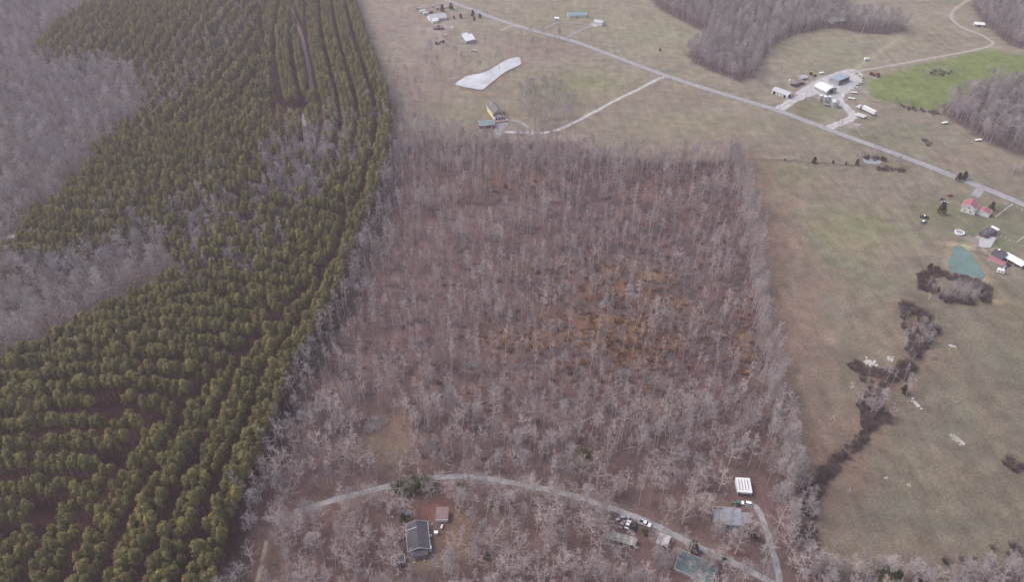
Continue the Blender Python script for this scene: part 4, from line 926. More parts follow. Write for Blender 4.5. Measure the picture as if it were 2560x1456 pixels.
fr = MB(); fr.hull([(-L/2+3.003, -4.75, 2.72), (-L/2+3.003, -.05, 4.5), (-L/2+3.003, -.05, 4.78), (-L/2+3.003, -4.75, 3.0)], [(-L/2+3.16, -4.75, 2.72), (-L/2+3.16, -.05, 4.5), (-L/2+3.16, -.05, 4.78), (-L/2+3.16, -4.75, 3.0)]); fr.build('fascia', M['white'], h1)
for x, y in ((L/2-1.4, .9), (-1, -1.6)):
    v = MB(); v.lathe([(.09, 3.3), (.09, 4.8), (.0, 4.82)], 8, cx=x, cy=y); v.build('vent_pipe', M['white'], h1)
ch = MB(); ch.quad_box(L/2-.9, L/2+.4, 4.15, 5.0, -.3, 2.5); ch.build('entry_hood', M['white'], h1)
c, yaw, _ = axis((1090, 1297), (1119, 1297), 2.4)
sh = thing('garden_shed', 'small shed with faded red roof and white front above the dark-roofed house', 'shed', c, yaw)
mono_on(sh, -2.4, 2.4, -.2, 4.8, 2.0, 3.1, 'white', 'rust_roof', .25, trim='white'); door(sh, 'S', 4.8, .4, .2, 1.6, 1.75, 'white')
dk, L, W = gable('tool_shed', 'small black-roofed shed with pale gable at lower left of the house', 'shed', (993, 1387), (996, 1407), 4.6, 2.1, 1.1, 'grey_wall', 'dark_roof', .3, wins=[('E', -1.3, 1, .7, .7)], doors=[('E', .6, 1.3, 1.9, 'dark')])
def simple(name, label, cat, px, py, yaw=0, group=None, z=0): p = at(px, py); return thing(name, label, cat, (p.x, p.y, p.z+z), yaw, group)
def wheel(parent, x, y, r, wd=.2, name='wheel'):
    t = MB(); t.tube((x, y-wd/2, r), (x, y+wd/2, r), r, r, 12); o = t.build(name, M['rubber'], parent)
    h = MB(); h.tube((x, y-wd/2-.012, r), (x, y+wd/2+.012, r), r*.55, r*.55, 8); h.build('rim', M['dull_steel'], o)
t = simple('garden_cart', 'small pale blue utility cart behind the dark-roofed house', 'cart', 1021, 1288, .1)
b = MB(); b.quad_box(-1.3, 1.3, -.8, .8, .5, .62); b.quad_box(-1.3, 1.3, -.8, -.74, .62, 1.1); b.quad_box(-1.3, 1.3, .74, .8, .62, 1.1); b.quad_box(-1.3, -1.24, -.74, .74, .62, 1.1); b.build('body', M['cyan_paint'], t)
b = MB(); b.quad_box(-.7, .9, -.6, .6, .63, 1.05); b.build('load', M['car_blue'], t); wheel(t, 0, -.95, .32); wheel(t, 0, .95, .32)
b = MB(); b.tube((1.3, 0, .5), (2.3, 0, .45), .05, .05, 5); b.build('drawbar', M['dull_steel'], t)
t = simple('propane_tank', 'short white cylinder tank below the red-roofed shed', 'tank', 1105, 1321, 1.45)
b = MB(); b.tube((-.9, 0, .75), (.9, 0, .75), .42, .42, 12); b.build('vessel', M['white'], t); b = MB()
for x in (-.6, .6): b.quad_box(x-.08, x+.08, -.3, .3, -.05, .4)
b.build('saddle', M['concrete'], t); b = MB(); b.lathe([(.12, 1.15), (.12, 1.3), (0, 1.32)], 8); b.build('valve_cap', M['dull_steel'], t)
t = simple('storage_bin', 'white upright storage box in the yard right of the dark-roofed house', 'box', 1090.5, 1337, .05)
b = MB(); b.quad_box(-.75, .75, -.6, .6, 0, 1.45); b.build('body', M['white'], t); b = MB(); b.hull([(-.82, -.68, 1.46), (.82, -.68, 1.46), (.82, .68, 1.46), (-.82, .68, 1.46)], [(-.8, -.66, 1.56), (.8, -.66, 1.56), (.8, .66, 1.6), (-.8, .66, 1.6)]); b.build('lid', M['white'], t)
t = simple('heat_pump', 'small white unit against the right wall of the dark-roofed house', 'air conditioner', 1077, 1343, .05)
b = MB(); b.quad_box(-.45, .45, -.45, .45, .1, .95); b.build('casing', M['white'], t); b = MB(); b.lathe([(.36, .955), (.36, .98), (0, .985)], 12); b.build('fan_grille', M['dull_steel'], t)
t = simple('heat_pump', 'second small white unit lower along the right wall of the house', 'air conditioner', 1076.5, 1366, .05)
b = MB(); b.quad_box(-.35, .35, -.3, .3, .1, .8); b.build('casing', M['white'], t); b = MB(); b.lathe([(.24, .805), (.24, .83), (0, .835)], 10); b.build('fan_grille', M['dull_steel'], t)
t = simple('garden_wall', 'dark curved retaining wall against the left side of the house', 'wall', 1016, 1362, 0); 
for k in range(13):
    a0 = R(75+k*17); b = MB(); b.quad_box(-.62, .62, -.22, .22, -.1, random.uniform(.45, .6)); o = b.build('stone', M['brown_wall'], t); o.location = (math.cos(a0)*3.2, math.sin(a0)*2.9, 0); o.rotation_euler = (0, 0, a0+math.pi/2)
t = simple('firewood_pile', 'low grey pile of cut wood below the porch of the dark-roofed house', 'woodpile', 1110, 1396)
for k in range(14):
    b = MB(); b.tube((-.6, 0, 0), (.6, 0, 0), .13, .13, 7); o = b.build('log', M['log'], t); o.location = (random.uniform(-.5, .5), random.uniform(-.9, .9), .12+.2*(k//7)); o.rotation_euler = (0, 0, random.uniform(-.5, .5))
t = simple('swing_frame', 'leaning grey swing frame beside the trees right of the house', 'swing frame', 1211, 1388, .4)
for nm, q in (('leg', ((-1, -1, 0), (-1, 0, 2))), ('leg', ((-1, 1, 0), (-1, 0, 2))), ('leg', ((1, -1, 0), (1, 0, 2))), ('leg', ((1, 1, 0), (1, 0, 2))), ('top_bar', ((-1.1, 0, 2.03), (1.1, 0, 2.03)))):
    b = MB(); b.tube(q[0], q[1], .06, .06, 6); b.build(nm, M['steel'], t)
b = MB(); b.quad_box(-.5, .5, -.25, .25, .5, .56); b.tube((-.45, 0, .56), (-.45, 0, 2), .02, .02, 4); b.tube((.45, 0, .56), (.45, 0, 2), .02, .02, 4); b.build('seat', M['car_blue'], t)
for px, py, m, lab in [(997, 1347, 'white', 'white bucket left of the dark-roofed house'), (1081, 1313, 'white', 'white bucket between the house and the red-roofed shed'), (1061, 1405, 'white', 'pale bucket alone below the porch steps'), (1010, 1403, 'concrete', 'pale bucket right of the black-roofed shed'), (921, 1382, 'white', 'white bucket in the leaf litter far left of the house'), (924, 1385, 'white', 'second white bucket beside it far left of the house')]:
    t = simple('bucket', lab, 'bucket', px, py); b = MB(); b.lathe([(.0, 0), (.26, 0), (.34, .6), (.30, .6), (.25, .08), (0, .08)], 12); b.build('shell', M[m], t)
    b = MB(); [b.tube((.33*math.cos(i*.4), .33*math.sin(i*.4)*.3, .6+.25*math.sin(i*.4)), (.33*math.cos(i*.4+.4), .33*math.sin(i*.4+.4)*.3, .6+.25*math.sin(i*.4+.4)), .015, .015, 4) for i in range(8)]; b.build('handle', M['dull_steel'], t)

# --- grey metal-roofed cabin and the white carport
c, yaw, _ = axis((1800, 1290), (1866, 1294), 2.8)
cb = thing('metal_roofed_cabin', 'grey metal-roofed cabin in three stepped sections with a red deck', 'house', c, yaw)
mono_on(cb, -3.6, 3.2, -4.2, 3.2, 2.6, 3.5, 'grey_wall', 'grey_roof', .3)
mono_on(cb, -7.7, -3.95, -2.6, 2.7, 2.3, 2.9, 'grey_wall', 'grey_roof', .25)
mono_on(cb, 3.55, 6.8, -2.3, 2.0, 2.2, 2.7, 'white', 'grey_roof', .25)
b = MB(); b.quad_box(-7.9, 2.4, 3.5, 5.6, -.3, .5); b.build('deck', M['deck'], cb)
railing(cb, [(-7.8, 3.2), (-7.8, 5.5), (2.2, 5.5)], .5, 'white', 1.0, 1.7)
window(cb, 'S', 13, 8.4, 0, 1.0, 1.2, 1.0); window(cb, 'S', 13, 8.4, -2.4, 1.0, .9, 1.0); door(cb, 'N', 6, 6.4, .3, 1, 2.2, 'white')
for x in (-1.0, 1.4):
    b = MB(); b.lathe([(.34, .5), (.4, .62), (.36, 1.0), (.2, 1.1), (.2, .9), (0, .88)], 12, cx=x, cy=4.6); b.build('planter', M['white'], cb)
b = MB(); b.lathe([(.12, 3.0), (.12, 4.1), (.2, 4.12), (0, 4.3)], 8, cx=1.6, cy=1.5); b.build('chimney', M['steel'], cb)
c, yaw, _ = axis((1840, 1213), (1879, 1215), 2.8)
cp = thing('white_carport', 'white ribbed carport with dark streaks across its roof above the cabin', 'carport', c, yaw)
mono_on(cp, -3.0, 3.0, -3.7, 3.7, 2.5, 2.9, 'white', 'white_metal', .15, posts=True)
for k in range(4):
    b = MB(); x = -1.9+k*1.25; y = Vector((0, -2.6-.2*(k % 2), 0)); b.hull([(x-.17, -2.7, 2.74), (x+.17, -2.7, 2.74), (x+.2, 2.9, 3.05), (x-.12, 2.9, 3.05)], [(x-.17, -2.7, 2.77), (x+.17, -2.7, 2.77), (x+.2, 2.9, 3.08), (x-.12, 2.9, 3.08)]); b.build('roof_streak', M['dull_steel'], cp)
b = MB(); b.quad_box(-1.9, 3.05, -3.72, -3.6, 1.3, 2.45); b.build('front_panel', M['white'], cp)
b = MB(); b.quad_box(-3.05, -2.95, -3.5, 3.5, .6, 2.5); b.build('side_panel', M['white'], cp)

# --- vehicles
CAR = {'sedan': ([(-2.25,.45),(2.2,.45),(2.28,.62),(2.15,.80),(1.05,.93),(-1.45,.95),(-2.2,.90),(-2.3,.65)], [(-1.75,.95),(1.0,.93),(.30,1.40),(-1.05,1.42)], (-1.0,.28), 1.42),
       'suv': ([(-2.25,.5),(2.2,.5),(2.28,.75),(2.1,.98),(1.1,1.05),(-2.2,1.08),(-2.3,.7)], [(-2.15,1.08),(1.0,1.05),(.45,1.66),(-1.95,1.70)], (-1.9,.42), 1.70),
       'pickup': ([(-2.75,.55),(2.6,.55),(2.7,.8),(2.55,1.05),(1.3,1.12),(-2.7,1.10)], [(-.75,1.10),(1.25,1.12),(.60,1.75),(-.60,1.78)], (-.55,.57), 1.78)}
def car(kind, rear, front, paint, label, name='parked_car', cat='car', group='parked cars', bed=None, cabm=None, bedbox=True):
    p, q = at(*rear), at(*front); d = q-p; c = (p+q)/2
    t = thing(name, label, cat, (c.x, c.y, c.z), math.atan2(d.y, d.x), group)
    low, cab, top, zt = CAR[kind]; hw = .9 if kind != 'pickup' else 1.0
    b = MB(); b.side(low, -hw, hw); b.build('body', M[paint], t)
    g = MB(); lo = [(x, -hw+.06, z) for x, z in cab]; g.hull([(cab[0][0], -hw+.06, cab[0][1]+.002), (cab[1][0], -hw+.06, cab[1][1]+.002), (cab[1][0], hw-.06, cab[1][1]+.002), (cab[0][0], hw-.06, cab[0][1]+.002)],
        [(cab[3][0], -hw+.2, cab[3][1]), (cab[2][0], -hw+.2, cab[2][1]), (cab[2][0], hw-.2, cab[2][1]), (cab[3][0], hw-.2, cab[3][1])]); g.build('windows', M['glass'], t)
    r = MB(); r.quad_box(top[0], top[1], -hw+.18, hw-.18, zt+.003, zt+.05); r.build('roof', M[cabm or paint], t)
    for x in ((low[0][0]+.75), (low[1][0]-.8)):
        for y in (-hw+.08, hw-.08): wheel(t, x, y, .34, .22)
    if kind == 'pickup' and bedbox:
        k = MB(); k.quad_box(-2.6, -.85, -.8, .8, 1.12, 1.135); k.build('truck_bed', M[bed or 'dark'], t)
        for y in (-.93, .93):
            k = MB(); k.quad_box(-2.7, -.8, y-.06, y+.06, 1.11, 1.25); k.build('bed_rail', M[paint], t)
    for y in (-.6, .6):
        h = MB(); h.quad_box(low[2][0]-.06, low[2][0]+.02, y-.16, y+.16, .66, .8); h.build('headlight', M['white'], t)
    return t
car('suv', (1551,1300), (1570.6,1296.5), 'car_silver', 'silver car parked crosswise nearest the gravel road above the others')
car('sedan', (1551,1321), (1560,1306), 'car_pink', 'faded pinkish car left of the white sedan')
car('sedan', (1566,1324), (1573,1306), 'car_white', 'white sedan parked in the row below the gravel road')
car('pickup', (1579,1335), (1587,1310), 'car_black', 'black pickup truck parked right of the white sedan', 'pickup_truck', 'pickup')
car('pickup', (1602,1309), (1622,1317), 'car_white', 'white-cabbed pickup with dark bed beside the gravel road', 'pickup_truck', 'pickup')
car('suv', (1877,1265), (1854,1261), 'car_white', 'white car parked above the grey cabin')
t = simple('utility_trailer', 'small white trailer left of the silver car', 'trailer', 1545, 1302, .3); b = MB(); b.quad_box(-1, 1, -.6, .6, .4, .9); b.build('body', M['pale_roof'], t); wheel(t, 0, -.7, .28); wheel(t, 0, .7, .28); b = MB(); b.tube((1, 0, .45), (1.9, 0, .4), .04, .04, 5); b.build('drawbar', M['dull_steel'], t)
t = simple('flatbed_trailer', 'long black trailer with pale cross bars below the black pickup', 'trailer', 1574, 1341, 1.25); b = MB(); b.quad_box(-1.6, 1.6, -.9, .9, .5, .6); b.build('bed', M['dark'], t)
for x in (-1.66, 1.66): b = MB(); b.quad_box(x-.05, x+.05, -1, 1, .45, .85); b.build('end_bar', M['white'], t)
wheel(t, 0, -1.05, .3); wheel(t, 0, 1.05, .3)
def tractor(px, py, yaw, paint, label, s=1.0, cat='tractor'):
    t = simple('tractor', label, cat, px, py, yaw, 'farm machines'); t.scale = (s, s, s)
    b = MB(); b.side([(-.5, .7), (1.6, .7), (1.65, 1.35), (1.4, 1.5), (-.5, 1.5)], -.38, .38); b.build('hood', M[paint], t)
    b = MB(); b.hull([(-1.4, -.6, 1.2), (-.4, -.6, 1.2), (-.4, .6, 1.2), (-1.4, .6, 1.2)], [(-1.3, -.55, 2.3), (-.55, -.55, 2.3), (-.55, .55, 2.3), (-1.3, .55, 2.3)]); b.build('cab', M['glass'], t)
    b = MB(); b.quad_box(-1.5, -.4, -.7, .7, 2.31, 2.42); b.build('cab_roof', M[paint], t)
    for y in (-.8, .8): wheel(t, -1.0, y, .75, .4); wheel(t, 1.2, y*.8, .42, .28)
    b = MB(); b.tube((.9, .2, 1.5), (.9, .2, 2.2), .05, .05, 6); b.build('exhaust', M['dull_steel'], t)
tractor(1838, 1263, 2.9, 'car_teal', 'teal green tractor parked left of the white car by the cabin', .95)

# --- long deck shed, canopy frame and teal-roofed house at the bottom
p0, p1 = at(1513, 1346, 2.2), at(1589, 1367, 2.2); d = p1-p0; c = (p0+p1)/2; yaw = math.atan2(d.y, d.x)
ds = thing('deck_shed', 'long low open shed with weathered grey panels and pale front rail', 'shed', (c.x, c.y, 0), yaw); Ld = d.length
for k in range(9):
    x0 = -Ld/2 + Ld*k/9; b = MB(); zz = random.uniform(-.03, .03); b.hull([(x0+.03, 0, 2.3+zz), (x0+Ld/9-.03, 0, 2.3+zz), (x0+Ld/9-.03, 3.7, 2.7+zz), (x0+.03, 3.7, 2.7+zz)], [(x0+.03, 0, 2.36+zz), (x0+Ld/9-.03, 0, 2.36+zz), (x0+Ld/9-.03, 3.7, 2.76+zz), (x0+.03, 3.7, 2.76+zz)])
    b.build('panel', M['shed_panel' if k not in (3, 7) else 'pale_deck'], ds)
b = MB(); b.quad_box(-Ld/2, Ld/2, -.16, -.02, 2.05, 2.42); b.build('front_rail', M['tan'], ds)
for k in range(5):
    for y, z in ((.1, 2.25), (3.6, 2.62)):
        b = MB(); x = -Ld/2+.2+(Ld-.4)*k/4; b.quad_box(x-.08, x+.08, y-.08, y+.08, -.1, z); b.build('post', M['brown_wall'], ds)
c, yaw, _ = axis((1650, 1337), (1675, 1346), 2.4)
cf = thing('canopy_carport', 'flat grey carport with a white edge beside the gravel road', 'carport', c, yaw); mono_on(cf, -2.2, 2.2, -4.6, .2, 2.2, 2.5, 'white', 'pale_roof', .1, posts=True)
b = MB(); b.quad_box(-2.35, 2.35, .33, .47, 2.4, 2.75); b.build('end_trim', M['white'], cf); b = MB(); b.quad_box(-2.46, -2.32, -4.7, .3, 2.2, 2.72); b.build('side_trim', M['white'], cf)
tl, L, W = gable('teal_roofed_house', 'teal metal-roofed house half hidden by trees at the bottom edge', 'house', (1697, 1392), (1788, 1434), 8.6, 2.6, 1.9, 'grey_wall', 'deep_teal_roof', .4, wins=[('S', -4, 1, 1.1, 1.1), ('S', 4, 1, 1.1, 1.1), ('V', 0, 1, 1.2, 1.1)], doors=[('S', 0, 1, 2.05, 'white')])

# --- yellow house with deck and teal-roofed garage
yh, L, W = gable('yellow_house', 'two-storey cream yellow house with grey roof and white front gable', 'house', (1229, 251), (1245, 271), 8.4, 5.2, 3.4, 'cream', 'shingle', .5,
    wins=[('E', -2, 3.4, 1.1, 1.4), ('E', 2, 3.4, 1.1, 1.4), ('E', 0, 6.2, 1, 1), ('N', -3, 1, 1, 1.3), ('N', 3, 1, 1, 1.3), ('S', -3, 3.4, 1, 1.3), ('S', 3, 3.4, 1, 1.3)])
gable_on(yh, 4.0, 7.6, 2.9, 2.0, 'white', 'dark_roof', .35, x0=L/2+2.01)
for y in (-2.3, 0, 2.3): 
    o = MB(); o.quad_box(L/2+4.015, L/2+4.06, y-.6, y+.6, .8, 2.3); o.build('window', M['glass'], yh)
b = MB(); b.quad_box(L/2+4.4, L/2+9, -6, 5.2, -.2, .9); b.build('deck', M['deck'], yh)
railing(yh, [(L/2-4, 5.3), (L/2+8.9, 5.1), (L/2+8.9, -5.9), (L/2+4.5, -5.9)], .9, 'white', 1.0, 2)
b = MB(); b.lathe([(.45, 8), (.45, 9.3), (0, 9.5)], 8, cx=-2, cy=-2.5); b.build('chimney', M['white'], yh)
b = MB(); b.hull([(-3.5, 4.9, -.2), (1, 4.9, -.2), (1, 7.3, -.2), (-3.5, 7.3, -.2)], [(-3.5, 4.9, 3.4), (1, 4.9, 3.4), (1, 7.3, 2.6), (-3.5, 7.3, 2.6)]); b.build('side_room', M['dark_roof'], yh)
tg, L, W = gable('teal_garage', 'long teal-roofed garage below the yellow house', 'garage', (1196, 304), (1235, 301), 7.4, 2.8, 1.5, 'red_dark', 'teal_roof', .4, doors=[('S', -3, 2.4, 2.2, 'dark'), ('S', 2.4, 2.4, 2.2, 'dark')])

# --- buildings across the county road
th, L, W = gable('trailer_home', 'white home with blue-grey roof in the field across the road', 'house', (1419, 30), (1466, 29), 8, 2.8, 1.7, 'white', 'teal_roof', .4, wins=[('S', -6, 1, 1.2, 1.1), ('S', -3, 1, 1.2, 1.1), ('S', 3, 1, 1.2, 1.1), ('S', 6.5, 1, 1.2, 1.1)], doors=[('S', -.5, 1, 2.05, 'dark')])
b = MB(); b.quad_box(-2, 1, -6.2, -4.05, -.2, .4); b.build('porch_floor', M['pale_deck'], th); b = MB(); b.quad_box(-2, 1, -6.2, -4.05, 2.45, 2.56); b.build('porch_roof', M['shingle'], th)
for x in (-1.8, .8): b = MB(); b.quad_box(x-.07, x+.07, -6.1, -5.96, .4, 2.44); b.build('post', M['white'], th)
gr, L, W = gable('white_garage', 'white garage with pale roof at the end of the forked drive', 'garage', (1487, 47.5), (1509, 51), 7.5, 3.2, 1.4, 'white', 'pale_roof', .3, doors=[('V', 0, 3.4, 2.4, 'pale_roof'), ('S', 2, 1, 2, 'white')])
ws, L, W = gable('small_white_shed', 'tiny white shed left of the white field home', 'shed', (1387, 41.5), (1399, 42.5), 3.4, 2.2, .8, 'white', 'white', .2, doors=[('S', 0, 1, 1.8, 'dark')])
gh, L, W = gable('grey_roofed_house', 'wide pale grey-roofed house among parked vehicles at the top', 'house', (1070, 36), (1112, 31), 12, 2.8, 3.0, 'white', 'pale_roof', .5, wins=[('S', -6, 1, 1.2, 1.1), ('S', 0, 1, 1.2, 1.1), ('S', 6, 1, 1.2, 1.1)], doors=[('S', 3, 1, 2.05, 'dark')])
gable_on(gh, 6.0, 6.0, 2.7, 1.6, 'white', 'white_metal', .4, x0=-5, y0=-8.2)
wb, L, W = gable('white_barn', 'bright white-roofed barn above the white pond', 'barn', (1155, 88.5), (1179, 83.5), 13.5, 3.4, 3.2, 'grey_wall', 'white_metal', .5, doors=[('E', 0, 3.6, 2.9, 'dark')])
gable_on(wb, 5.0, 6.0, 3.0, 1.6, 'white', 'white_metal', .3, x0=3.2, y0=9.9)
fb = simple('feed_bin', 'white domed feed bin on legs left of the white barn', 'feed bin', 1131, 80)
b = MB(); b.lathe([(.2, 2.2), (1.1, 3.4), (1.1, 5.4), (.35, 6.2), (0, 6.3)], 14); b.build('hopper', M['white'], fb)
for x, y in ((-.8, -.8), (.8, -.8), (.8, .8), (-.8, .8)): b = MB(); b.tube((x, y, -.1), (x*.95, y*.95, 3.5), .07, .07, 5); b.build('leg', M['steel'], fb)
c, yaw, _ = axis((1082, 67), (1109, 65), 2.6); ls = thing('pole_shed', 'low brown open-front shed below the grey-roofed house', 'shed', c, yaw); mono_on(ls, -5.2, 5.2, -2, 2, 2.0, 2.8, 'brown_wall', 'rust_roof', .3, posts=True); b = MB(); b.quad_box(-5.2, 5.2, 1.85, 2.0, -.2, 2.5); b.build('back_wall', M['brown_wall'], ls)
c, yaw, _ = axis((1066, 27), (1080, 24), 2.6); ps = thing('pole_shed', 'small pinkish-roofed shed left of the grey-roofed house', 'shed', c, yaw); mono_on(ps, -2.8, 2.8, -2, 2, 2.1, 2.7, 'brown_wall', 'rust_roof', .3)
def camper(px, py, yaw, L, label, name='camper_trailer', cat='camper'):
    t = simple(name, label, cat, px, py, yaw, 'campers and box trailers'); b = MB(); b.side([(-L/2, .55), (L/2, .55), (L/2, 2.0), (L/2-.5, 2.7), (-L/2+.3, 2.75), (-L/2, 2.5)], -1.2, 1.2); b.build('body', M['white'], t)
    for x in (-L*.25, L*.2): window(t, 'S', L, 2.4, x, 1.5, .9, .6)
    for y in (-1.15, 1.15): wheel(t, -.2, y, .35); wheel(t, .6, y, .35)
    b = MB(); b.tube((L/2, 0, .6), (L/2+1.1, 0, .5), .06, .06, 5); b.build('drawbar', M['dull_steel'], t); b = MB(); b.quad_box(-.5, .4, -.4, .4, 2.76, 2.95); b.build('roof_vent', M['pale_roof'], t)
camper(1058, 31, .35, 6.5, 'white camper at the far left of the grey-roofed house'); camper(1065, 36, .35, 6, 'second white camper nearest the grey-roofed house')
camper(2166, 151, .1, 4.5, 'white camper alone in the field above the farm yard'); camper(2500, 683, -.5, 4, 'small white camper below the red porch at the right edge')
car('pickup', (1040,22), (1050,21.5), 'car_white', 'white pickup alone in the grass at the far upper left yard', 'pickup_truck', 'pickup'); car('suv', (1079,17), (1086,15.5), 'car_white', 'white car above the grey-roofed house')
car('suv', (1090,24), (1098,21.5), 'car_silver', 'silver car right behind the grey-roofed house'); car('sedan', (1108,21), (1118,17.5), 'car_white', 'white car under the tall cedars by the road')
car('pickup', (1178,128.5), (1189,127.5), 'car_white', 'white pickup standing in brown grass above the pond', 'pickup_truck', 'pickup')
t = simple('farm_wagon', 'pale flat wagon left of the white barn', 'wagon', 1114, 89, .35, 'farm machines'); b = MB(); b.quad_box(-3, 3, -1, 1, .8, .95); b.build('bed', M['pale_deck'], t); [wheel(t, x, y, .4) for x in (-2, 2) for y in (-.9, .9)]; b = MB(); b.quad_box(-3, -2.9, -1, 1, .96, 2); b.build('tailboard', M['pale_deck'], t)
tractor(1094, 110, .3, 'car_pink', 'faded red tractor in the brown grass left of the barn', 1.4); tractor(1106, 106, 2.8, 'rust_roof', 'rusty tractor right of the faded red one by the barn', 1.2)

# --- the farm
lw, L, W = gable('long_white_shed', 'long white farm shed left of the farm driveway', 'shed', (1937, 217.5), (1977, 231.5), 7.5, 3.2, 1.3, 'white', 'pale_roof', .3, doors=[('S', -5.2, 2.6, 2.4, 'dark'), ('S', -1.7, 2.4, 2.4, 'pale_roof'), ('S', 1.7, 2.4, 2.4, 'pale_roof'), ('S', 5, 2.4, 2.4, 'dark'), ('E', 0, 3.2, 2.6, 'dark')])
c, yaw, Lq = axis((2052, 205), (2080, 218), 5.5); qh = thing('arched_barn', 'white arched-roof machine barn in the middle of the farm yard', 'barn', c, yaw)
Lq = 13.5; n = 9; prof = [(math.cos(math.pi*i/n)*6.2, 2.6+math.sin(math.pi*i/n)*2.9) for i in range(n+1)]
b = MB()
for (ya, za), (yb, zb) in zip(prof, prof[1:]):
    b.hull([(-Lq/2-.4, ya, za), (-Lq/2-.4, yb, zb), (-Lq/2-.4, yb*.98, zb-.12), (-Lq/2-.4, ya*.98, za-.12)], [(Lq/2+.4, ya, za), (Lq/2+.4, yb, zb), (Lq/2+.4, yb*.98, zb-.12), (Lq/2+.4, ya*.98, za-.12)])
b.build('roof', M['white_metal'], qh)
for x in (-Lq/2, Lq/2-.15):
    b = MB(); pts = [(x, -6, -.2)] + [(x, y*.965, z-.15) for y, z in reversed(prof)] + [(x, 6, -.2)]; b.hull(pts, [(p[0]+.15, p[1], p[2]) for p in pts]); b.build('end_wall', M['grey_wall'], qh)
for s in (-1, 1): b = MB(); b.quad_box(-Lq/2+.16, Lq/2-.16, s*5.9-.07, s*5.9+.07, -.2, 2.5); b.build('wall', M['grey_wall'], qh)
door(qh, 'E', Lq, 12, 0, 4.5, 3.6, 'dark', 'barn_door')
c, yaw, _ = axis((2082, 199), (2117, 184), 4.4); os_ = thing('open_machine_shed', 'open-fronted machine shed with blue-grey roof behind the arched barn', 'shed', c, yaw)
mono_on(os_, -8.2, 8.2, -5, 5, 4.6, 3.6, 'brown_wall', 'blue_roof', .4, posts=True); b = MB(); b.quad_box(-8.2, 8.2, 4.85, 5.0, -.2, 3.5); b.build('back_wall', M['grey_wall'], os_)
for s in (-1, 1): b = MB(); b.hull([(s*8.2-.07, -4.9, -.2), (s*8.2-.07, 4.84, -.2), (s*8.2-.07, 4.84, 3.5), (s*8.2-.07, -4.9, 4.45)], [(s*8.2+.07, -4.9, -.2), (s*8.2+.07, 4.84, -.2), (s*8.2+.07, 4.84, 3.5), (s*8.2+.07, -4.9, 4.45)]); b.build('end_wall', M['grey_wall'], os_)
c, yaw, _ = axis((1980, 209), (2010, 199), 2.8); fs = thing('pole_shed', 'long low brown-grey shed above the long white farm shed', 'shed', c, yaw); mono_on(fs, -7, 7, -2, 2, 2.7, 2.2, 'brown_wall', 'rust_roof', .3, posts=True); b = MB(); b.quad_box(-7, 7, 1.85, 2, -.2, 2.1); b.build('back_wall', M['brown_wall'], fs)
g2, L, W = gable('small_grey_shed', 'small grey shed beside the yellow machines on the farm', 'shed', (2001, 190), (2015, 187), 5, 2.4, 1.1, 'grey_wall', 'pale_roof', .3, doors=[('S', 0, 1.6, 2, 'dark')])
def silo(px, py, r, h, label, m='steel'):
    t = simple('grain_silo', label, 'silo', px, py, random.uniform(0, 6), 'grain silos'); prof = [(r, -.2)]
    for k in range(int(h/.8)): prof += [(r+.03, k*.8+.2), (r, k*.8+.8)]
    b = MB(); b.lathe(prof+[(r, h)], 24); b.build('wall', M[m], t)
    b = MB(); b.lathe([(r+.1, h), (r*.2, h+r*.62), (0, h+r*.63)], 24); b.build('roof', M['white_metal' if r < 2 else 'steel'], t)
    b = MB(); b.lathe([(r*.16, h+r*.6), (r*.16, h+r*.72), (0, h+r*.74)], 10); b.build('cap', M['steel'], t)
    b = MB(); [b.tube((r+.12, y, 0), (r+.12, y, h), .03, .03, 4) for y in (-.2, .2)]; [b.tube((r+.12, -.2, z*.5), (r+.12, .2, z*.5), .02, .02, 4) for z in range(1, int(h*2))]; b.build('ladder', M['dull_steel'], t)
silo(2050.5, 252.5, 1.5, 5.2, 'leftmost slim white-topped grain silo on the farm'); silo(2061.5, 256, 1.5, 5.4, 'second slim grain silo from the left on the farm'); silo(2073, 253, 1.4, 4.4, 'short slim grain silo beside the wide bin'); silo(2086, 266.5, 3.1, 5.0, 'widest grey grain bin at the right of the silos')
t = simple('grain_wagon', 'grey open grain wagon in front of the silos', 'wagon', 2066.5, 265, -.4, 'farm machines'); b = MB(); b.hull([(-1.6, -.7, .8), (1.6, -.7, .8), (1.6, .7, .8), (-1.6, .7, .8)], [(-2, -1.2, 2), (2, -1.2, 2), (2, 1.2, 2), (-2, 1.2, 2)]); b.build('hopper', M['pale_roof'], t); b = MB(); b.quad_box(-1.8, 1.8, -1, 1, 2.003, 2.03); b.build('load', M['dull_steel'], t); [wheel(t, x, y, .4) for x in (-1.2, 1.2) for y in (-.9, .9)]
# semi trailer and cab
p, q = at(2156, 275), at(2187, 290); d = q-p; c = (p+q)/2; yaw = math.atan2(d.y, d.x)
t = thing('semi_trailer', 'long white box trailer standing in the grass right of the farm', 'trailer', (c.x, c.y, 0), yaw); Lt = min(d.length, 15)
b = MB(); b.quad_box(-Lt/2, Lt/2, -1.3, 1.3, 1.2, 4.0); b.build('box', M['white'], t); b = MB(); b.quad_box(-Lt/2+.1, Lt/2-.1, -1.2, 1.2, 4.003, 4.06); b.build('roof', M['white_metal'], t); [wheel(t, x, y, .5, .4) for x in (Lt/2-2.4, Lt/2-1.2) for y in (-1.0, 1.0)]; b = MB(); b.quad_box(-Lt/2+2, -Lt/2+2.2, -.8, .8, -.05, 1.19); b.build('landing_gear', M['dull_steel'], t)
p = at(2147, 271.5); t = thing('truck_cab', 'white semi truck cab at the front of the long box trailer', 'truck', (p.x, p.y, 0), yaw+math.pi)
